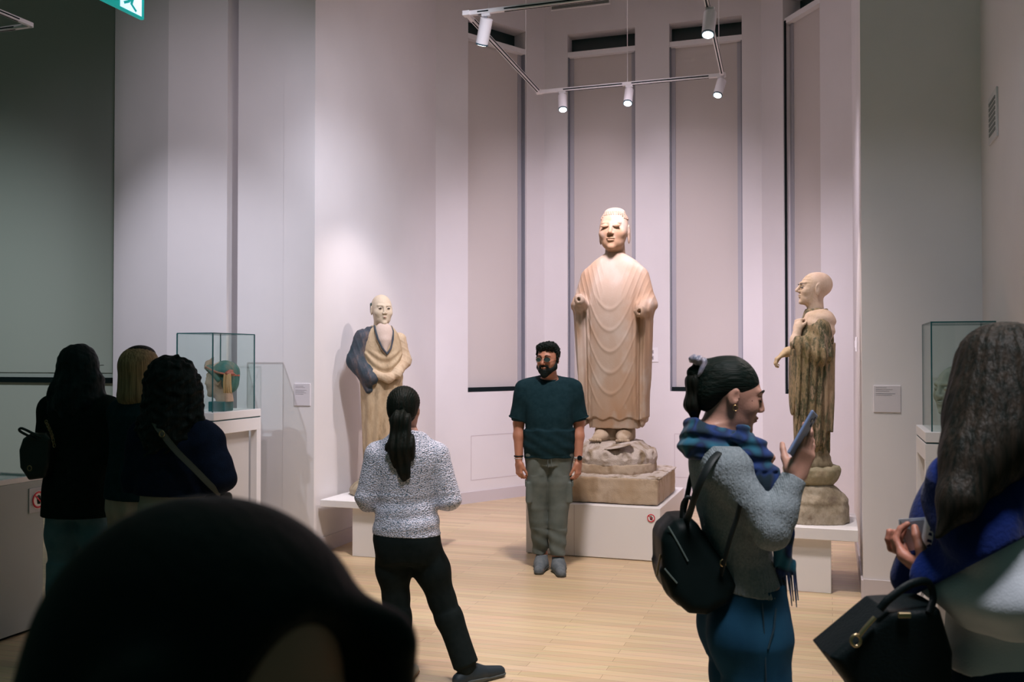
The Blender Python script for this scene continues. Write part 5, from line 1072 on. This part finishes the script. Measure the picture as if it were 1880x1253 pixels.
# leaflets held in both hands
lf_ = thing('leaflet', 'folded pale leaflet with a window-like picture held up by the woman at the right edge', 'leaflet', (HX, HY, 0), R(HR))
def quad_sheet(name, px4, ds, mt, par, t=.0012):
    P4 = [Vector(g(px, py, d)) for (px, py), d in zip(px4, ds)]; n = (P4[1]-P4[0]).cross(P4[3]-P4[0]).normalized()*t
    q = MB(); q.add(P4+[p+n for p in P4], [(0,1,2,3),(7,6,5,4),(0,4,5,1),(1,5,6,2),(2,6,7,3),(3,7,4,0)]); return q.build(name, mt, par)
PAP = mat('leaflet_paper', (.55,.60,.70), .5); PAPW = mat('leaflet_white', (.80,.79,.86), .5)
quad_sheet('front_page', [(1647,953),(1698,950),(1702,1003),(1664,1012)], [2.24,2.20,2.20,2.24], PAP, lf_)
quad_sheet('spine_page', [(1647,953),(1664,1012),(1668,1030),(1655,1010)], [2.238,2.238,2.24,2.25], mat('leaflet_edge', (.50,.58,.64), .5), lf_)
quad_sheet('printed_band', [(1664,957),(1694,954),(1696,982),(1671,984)], [2.228,2.192,2.192,2.228], mat('leaflet_lilac', (.38,.42,.56), .5), lf_)
quad_sheet('printed_footer', [(1673,988),(1697,986),(1698,1001),(1678,1004)], [2.228,2.192,2.192,2.228], mat('leaflet_green', (.10,.18,.18), .5), lf_)
br_ = thing('brochure', 'white brochure with blue lettering held behind the folded leaflet', 'brochure', (HX, HY, 0), R(HR))
quad_sheet('cover', [(1696,949),(1722,944),(1718,1015),(1686,1008)], [2.19,2.15,2.15,2.19], PAPW, br_)
INKB = mat('brochure_blue', (.004,.02,.16), .5)
for nm, pl in (('letter_mark', [(1705,971),(1714,968),(1716,972),(1706,975)]), ('letter_mark', [(1704,977),(1715,981),(1713,986),(1702,982)]), ('letter_mark', [(1701,989),(1713,993),(1712,998),(1699,994)]), ('letter_mark', [(1698,1002),(1705,998),(1711,1007),(1709,1011)])):
    quad_sheet(nm, pl, [2.165]*4, INKB, br_)
# tote bag
tb = thing('tote_bag', 'black leather tote bag with brass zip charm at the lower right corner', 'bag', (1.0, 2.1, 0), 0)
gt = locf(1.0, 2.1, 0)
def tp(px, py, d): x, y, z = gt(px, py, d); return (x, y, z)
LEA = mat('black_leather', (.004,.008,.009), .5, bump=.12, bscale=160, spec=.12)
pg = [(1502,1188),(1606,1106),(1700,1100),(1722,1180),(1715,1300),(1600,1330),(1560,1262)]
pts = [(tp(a, b, 2.1)[0], tp(a, b, 2.1)[2]) for a, b in pg]
bagp = X([poly(pts, .075, .018)], np.array([[0,1,0],[-1,0,0],[0,0,1.]]), (0,0,0))
sdf('bag_body', bagp, .0045, LEA, tb, lambda P: wr(P, .003, 14))
for d_ in (2.03, 2.16):
    q = MB(); q.tube(spl([tp(1612,1118,d_), tp(1630,1098,d_), tp(1668,1072,d_+.01), tp(1700,1068,d_+.02), tp(1710,1095,d_+.02), tp(1702,1125,d_)]), 1, 8, flat=(.006,.009)); q.build('handle', LEA, tb)
BRS = mat('brass', (.55,.42,.25), .3, metal=1)
q = MB(); q.tube([tp(1603,1132,2.02), tp(1585,1152,2.018), tp(1574,1166,2.018)], .0048, 8); z_ = q.build('zip_puller', BRS, tb)
q = MB(); c_ = Vector(tp(1568,1174,2.016)); q.tube([c_+Vector((.010*math.cos(a), -.001, .012*math.sin(a))) for a in np.linspace(0, 6.283, 17)[:-1]], .0032, 8, closed=True); q.build('zip_ring', BRS, z_)
q = MB(); q.box(tp(1657,1128,2.02), (.014,.004,.006), b=.002); q.build('clasp', BRS, tb)
# ================================================================== the three visitors at left, seen from behind
DK = cloth('black_wool_coat', (.005,.010,.009), (.007,.014,.012), bump=.2, bs=200)
def wavy(a, f): return lambda P: -a*np.sin(P[:,0]*f+3*np.sin(P[:,2]*f*.16))-a*.7*np.sin(P[:,2]*f*.7+P[:,0]*f*.5)
# -- black coat
AX, AY, AD = -2.44, 5.40, 172; g = locf(AX, AY, AD); s = 1.01
A = thing('person', 'person with long dark wavy hair, black coat and pale jeans at left', 'person', (AX, AY, 0), R(AD))
D, hc, MH, arms, legs = female(s, (0,-.01,1.60), rot(0,0,-18), arms=[((-.165,0,1.365),(-.205,.0,1.11),(-.12,-.18,1.02)), ((.165,0,1.365),(.205,.0,1.11),(.14,-.18,1.05))], legs=[((-.09,0,.86),(-.12,-.015,.48),(-.155,.02,.09)), ((.09,0,.86),(.10,-.015,.48),(.10,.02,.09))])
sdf('body', sum((D[k] for k in ('pel','tor','a0','a1','l0','l1','hd','ft')), [])+hands_for(arms, s), .007, SK_L, A)
co = fat(D['tor'], .030)+fat(D['a0'][:2]+D['a1'][:2], .030)+fat(cut(D['a0'][2:], lerp(arms[0][1], arms[0][2], .93)*s, (.1,-.2,-.1))+cut(D['a1'][2:], lerp(arms[1][1], arms[1][2], .93)*s, (-.1,-.2,-.1)), .024)
co += [loft([(.775,.220,.165),(.95,.208,.160),(1.15,.180,.135),(1.30,.175,.130),(1.40,.13,.10)], .04), cone((-.07,.02,1.43),(-.17,.01,1.375),.05,.07,.04), cone((.07,.02,1.43),(.17,.01,1.375),.05,.07,.04)]
sdf('black_coat', co, .007, DK, A, lambda P: wr(P, .007, 12), [((0,0,.785),(0,0,-1))])
PJ = cloth('pale_jeans', (.12,.20,.24), (.08,.15,.19), vs=8, bump=.2, bs=400)
sdf('jeans', fat(cut(D['pel'], (0,0,1.0), (0,0,1)), .014)+fat(cut(D['l0']+D['l1'], (0,0,.14), (0,0,-1)), .020)+[cone((-.12,-.01,.5),(-.155,.02,.13),.085,.085,.03,flat=True), cone((.10,-.01,.5),(.10,.02,.13),.085,.085,.03,flat=True)], .007, PJ, A, lambda P: wr(P, .005, 12))
for l in legs: shoe(A, BOOT, SOL, (l[2][0]*s, l[2][1]*s, .1), (l[2][0]*1.15*s, (l[2][1]-.19)*s, .035), 1.0, .007)
hh = X([ell((0,.024,.045),(.092,.104,.088),.01), ell((0,-.118,-.02),(.066,.055,.10),.012,'s')], MH, hc)+[cone(tuple(hc+np.array((0,.045,.0))), tuple(hc+np.array((.0,.06,-.17))), .105, .135, .05, sc=(1,.75,1)), cone(tuple(hc+np.array((.07,.03,-.05))), tuple(hc+np.array((.125,.04,-.235))), .055, .055, .05), cone(tuple(hc+np.array((-.07,.03,-.05))), tuple(hc+np.array((-.125,.02,-.215))), .055, .050, .05), cone(tuple(hc+np.array((.03,.06,-.15))), tuple(hc+np.array((.04,.08,-.26))), .09, .06, .05, sc=(1,.7,1))]
sdf('wavy_hair', hh, .0055, H_GRN, A, lambda P: wavy(.006, 75)(P)*np.clip((hc[2]+.08-P[:,2])*5, .2, 1)+.003*vnoise(P, 70, 2))
q = MB(); q.tube([tuple(MH@np.array((-.074,.0,.01))+hc), tuple(MH@np.array((-.072,-.07,.014))+hc), tuple(MH@np.array((-.055,-.10,.014))+hc)], .002, 6); q.build('glasses', BLACK, A)
# handbag on a chain
HBG = mat('dark_handbag', (.010,.014,.012), .35, bump=.2, bscale=60, spec=.4)
hb = thing('handbag', 'small black handbag with a chain hanging at the side of the black coat', 'bag', (AX, AY, 0), R(AD))
fp = [(42,825),(50,805),(66,795),(95,793),(106,805),(104,850),(96,876),(62,880),(44,858)]
M_ = np.array([[0,1,0],[-1,0,0],[0,0,1.]]); dB = 5.28; cy = g(75,840,dB)[1]
bp_ = X([poly([(g(a, b, dB)[0], g(a, b, dB)[2]) for a, b in fp], .055, .025)], M_, (0, cy, 0))
sdf('bag_body', bp_, .0055, HBG, hb, lambda P: wr(P, .004, 20))
q = MB(); q.tube(spl([g(100,812,5.26), g(70,800,5.22), g(42,787,5.2), g(38,792,5.2), g(60,804,5.22), g(75,812,5.24)]), .007, 8); q.build('handle', HBG, hb)
CHN = mat('dull_gold_chain', (.30,.22,.12), .35, metal=.9)
q = MB(); pth = spl([g(86,775,5.22), g(92,788,5.21), g(97,800,5.21), g(101,818,5.21)], 4)
for i, p in enumerate(pth):
    a = (0,1) if i % 2 else (1,0)
    q.tube([tuple(np.array(p)+np.array((.008*math.cos(t)*a[0], .008*math.cos(t)*a[1], .011*math.sin(t)))) for t in np.linspace(0, 6.283, 9)[:-1]], .0022, 5, closed=True)
q.build('chain', CHN, hb)
q = MB(); q.tube([tuple(np.array(g(56,860,5.19))+np.array((.012*math.cos(t), 0, .014*math.sin(t)))) for t in np.linspace(0, 6.283, 15)[:-1]], .003, 6, closed=True); q.build('clasp', CHN, hb)
# -- blonde bob
BX, BY, BD = -1.99, 5.12, 150; g = locf(BX, BY, BD); s = 1.005
B = thing('person', 'person with a blonde bob, dark green jacket and cream trousers', 'person', (BX, BY, 0), R(BD))
D, hc, MH, arms, legs = female(s, (0,-.01,1.595), rot(0,0,0), arms=[((-.160,0,1.365),(-.19,-.0,1.11),(-.10,-.18,1.06)), ((.160,0,1.365),(.185,-.06,1.12),(.04,-.20,1.12))])
sdf('body', sum((D[k] for k in ('pel','tor','a0','a1','l0','l1','hd','ft')), [])+hands_for(arms, s), .007, SK_L, B)
GJ = cloth('dark_green_jacket', (.006,.020,.024), (.008,.026,.034), bump=.15, bs=200)
co = fat(D['tor'], .028)+fat(D['a0'][:2]+D['a1'][:2], .028)+fat(cut(D['a0'][2:], lerp(arms[0][1], arms[0][2], .92)*s, (.1,-.2,-.1))+cut(D['a1'][2:], lerp(arms[1][1], arms[1][2], .92)*s, (-.1,-.2,-.1)), .022)+[loft([(.90,.205,.165),(1.05,.195,.155),(1.2,.17,.13),(1.35,.16,.11)], .04)]
sdf('jacket', co, .007, GJ, B, lambda P: wr(P, .006, 13), [((0,0,.925),(0,0,-1))])
CRT = cloth('cream_trousers', (.40,.32,.27), (.33,.26,.22), vs=7, bump=.12)
sdf('trousers', fat(cut(D['pel'], (0,0,1.0), (0,0,1)), .020)+fat(cut(D['l0']+D['l1'], (0,0,.12), (0,0,-1)), .022)+[cone((s_*.085,-.01,.86),(s_*.09,.02,.12),.115,.10,.02,flat=True) for s_ in (-1,1)], .007, CRT, B, lambda P: wr(P, .005, 12)-.004*np.sin(P[:,0]*70))
for l in legs: shoe(B, CRM, GUM, (l[2][0]*s, l[2][1]*s, .1), (l[2][0]*1.15*s, (l[2][1]-.19)*s, .035), 1.0, .007)
hh = X([ell((0,.024,.045),(.092,.104,.086),.01), ell((0,-.118,-.02),(.060,.060,.10),.012,'s')], MH, hc)+[cone(tuple(hc+np.array((0,.035,.0))), tuple(hc+np.array((.0,.035,-.115))), .105, .112, .04, sc=(1,.85,1)), ell(tuple(hc+np.array((0,.04,-.145))), (.095,.08,.035), .03)]
hb_ = sdf('blonde_bob', hh, .0045, H_BLD, B, lambda P: -.0010*np.sin(np.arctan2(P[:,0]-hc[0], P[:,1]-hc[1])*70+P[:,2]*6))
sdf('hair_roots', X([ell((0,.018,.085),(.072,.085,.053),.01)], MH, hc), .004, H_BRN, B)
# -- navy sweater
CX, CY, CD = -1.54, 4.37, 164; g = locf(CX, CY, CD); s = .955
Cp = thing('person', 'person with dark curly hair in a navy sweater and beige trousers', 'person', (CX, CY, 0), R(CD))
D, hc, MH, arms, legs = female(s, (.0,-.01,1.61), rot(0,0,-20), arms=[((-.165,0,1.365),(-.245,.02,1.195),(-.12,-.15,1.16)), ((.165,0,1.365),(.21,.0,1.15),(.12,-.16,1.18))])
sdf('body', sum((D[k] for k in ('pel','tor','a0','a1','l0','l1','hd','ft')), [])+hands_for(arms, s), .0065, SK_L, Cp)
NV = cloth('navy_sweater', (.005,.009,.022), (.006,.012,.030), bump=.25, bs=160)
co = fat(D['tor'], .034)+fat(D['a0'][:2]+D['a1'][:2], .036)+fat(cut(D['a0'][2:], lerp(arms[0][1], arms[0][2], .92)*s, (.1,-.2,-.1))+cut(D['a1'][2:], lerp(arms[1][1], arms[1][2], .92)*s, (-.1,-.2,-.1)), .028)+[loft([(1.06*s,.185,.14),(1.15,.18,.135),(1.28,.165,.12)], .04)]+[cone((s_*.07,.02,1.36),(s_*.16,.01,1.305),.05,.065,.04) for s_ in (-1,1)]
sdf('navy_sweater', co, .006, NV, Cp, lambda P: wr(P, .008, 13)+.003*np.sin(P[:,2]*55+P[:,0]*20), [((0,0,1.055),(0,0,-1))])
BGE = cloth('beige_trousers', (.36,.30,.25), (.30,.25,.21), vs=6, bump=.12)
sdf('trousers', fat(cut(D['pel'], (0,0,1.02*s), (0,0,1)), .022)+[loft([(.93,.175,.135),(1.0,.165,.13),(1.07,.16,.12)], .03)]+fat(cut(D['l0']+D['l1'], (0,0,.12), (0,0,-1)), .025), .007, BGE, Cp, lambda P: wr(P, .005, 12))
for l in legs: shoe(Cp, CRM, GUM, (l[2][0]*s, l[2][1]*s, .1), (l[2][0]*1.15*s, (l[2][1]-.19)*s, .035), 1.0, .007)
def curl2(P): return .007*np.sin(P[:,0]*85+2*np.sin(P[:,2]*60))*np.sin(P[:,1]*80+P[:,2]*70)+.006*vnoise(P, 60, 3)
hh = X([ell((0,.024,.045),(.105,.112,.095),.01), ell((0,-.125,-.03),(.062,.058,.10),.012,'s')], MH, hc)+[cone(tuple(hc+np.array((0,.045,.0))), tuple(hc+np.array((.0,.075,-.20))), .120, .120, .05, sc=(1,.75,1)), cone(tuple(hc+np.array((-.07,.03,-.03))), tuple(hc+np.array((-.115,.035,-.145))), .065, .045, .05), cone(tuple(hc+np.array((.07,.03,-.05))), tuple(hc+np.array((.11,.045,-.20))), .06, .055, .05), cone(tuple(hc+np.array((0,.085,-.18))), tuple(hc+np.array((.01,.105,-.30))), .095, .05, .05, sc=(1,.6,1))]
sdf('curly_hair', hh, .0048, H_BLK, Cp, curl2)
sb = thing('crossbody_strap', 'olive crossbody strap with a small pouch across the back of the navy sweater', 'bag', (CX, CY, 0), R(CD))
OLV = mat('olive_strap', (.030,.032,.018), .7)
sp_ = spl([g(280,765,4.28), g(293,788,4.21), g(322,825,4.185), g(355,858,4.18), g(392,895,4.20), g(405,905,4.28)])
q = MB(); q.tube(sp_, 1, 8, flat=(.017,.004)); q.build('strap', OLV, sb)
q = MB(); q.tube([tuple(np.array(g(298,797,4.18))+np.array((.013*math.cos(t), 0, .013*math.sin(t)))) for t in np.linspace(0, 6.283, 15)[:-1]], .003, 6, closed=True); q.build('buckle', CHN, sb)
q = sdf('pouch', [rbox(g(402,930,4.37),(.035,.075,.06),.02)], .006, OLV, sb)
# ================================================================== the head right in front of the camera
DX, DY, DDg = -.205, .66, 44; s = .94
F_ = thing('person', 'dark-haired person close to the camera, their head filling the lower left', 'person', (DX, DY, 0), R(DDg))
D, hc, MH, arms, legs = female(s, (0,-.01,1.58-.03), rot(14,0,0))
hc = np.array((0,-.015,1.443)); D['hd'] = X(head(), MH, hc)
sdf('body', sum((D[k] for k in ('pel','tor','a0','a1','l0','l1','hd','ft')), [])+hands_for(arms, s), .005, SK_D, F_)
sdf('dark_coat', fat(D['tor'], .026)+fat(D['a0'][:3]+D['a1'][:3], .024)+[loft([(.70,.19,.15),(1.0,.17,.13),(1.25,.16,.12)], .04)], .009, DK, F_, lambda P: wr(P, .006, 12), [((0,0,.72),(0,0,-1)), ((0,0,1.37),(0,-.2,1))])
sdf('trousers', fat(cut(D['pel'], (0,0,.95), (0,0,1)), .014)+fat(cut(D['l0']+D['l1'], (0,0,.12), (0,0,-1)), .014), .009, BLKT, F_, None)
for l in legs: shoe(F_, BOOT, SOL, (l[2][0]*s, l[2][1]*s, .1), (l[2][0]*1.15*s, (l[2][1]-.19)*s, .035), 1.0, .008)
hh = X([ell((0,.022,.036),(.100,.112,.092),.01), cone((.085,-.05,.05),(.100,-.045,-.10),.026,.030,.03), cone((-.085,-.05,.05),(-.100,-.045,-.10),.026,.030,.03), ell((.022,-.118,-.030),(.080,.100,.142),.02,'s'), cone((.018,-.10,.135),(.014,.06,.15),.004,.003,.012,op='s')], MH, hc)+[cone(tuple(hc+np.array((0,.05,.0))), tuple(hc+np.array((.0,.075,-.20))), .110, .118, .05, sc=(1,.8,1)), cone(tuple(hc+np.array((.075,.02,-.03))), tuple(hc+np.array((.10,.0,-.22))), .05, .05, .05), cone(tuple(hc+np.array((-.075,.02,-.03))), tuple(hc+np.array((-.10,.0,-.22))), .05, .05, .05)]
sdf('hair', hh, .0035, H_DRK, F_)
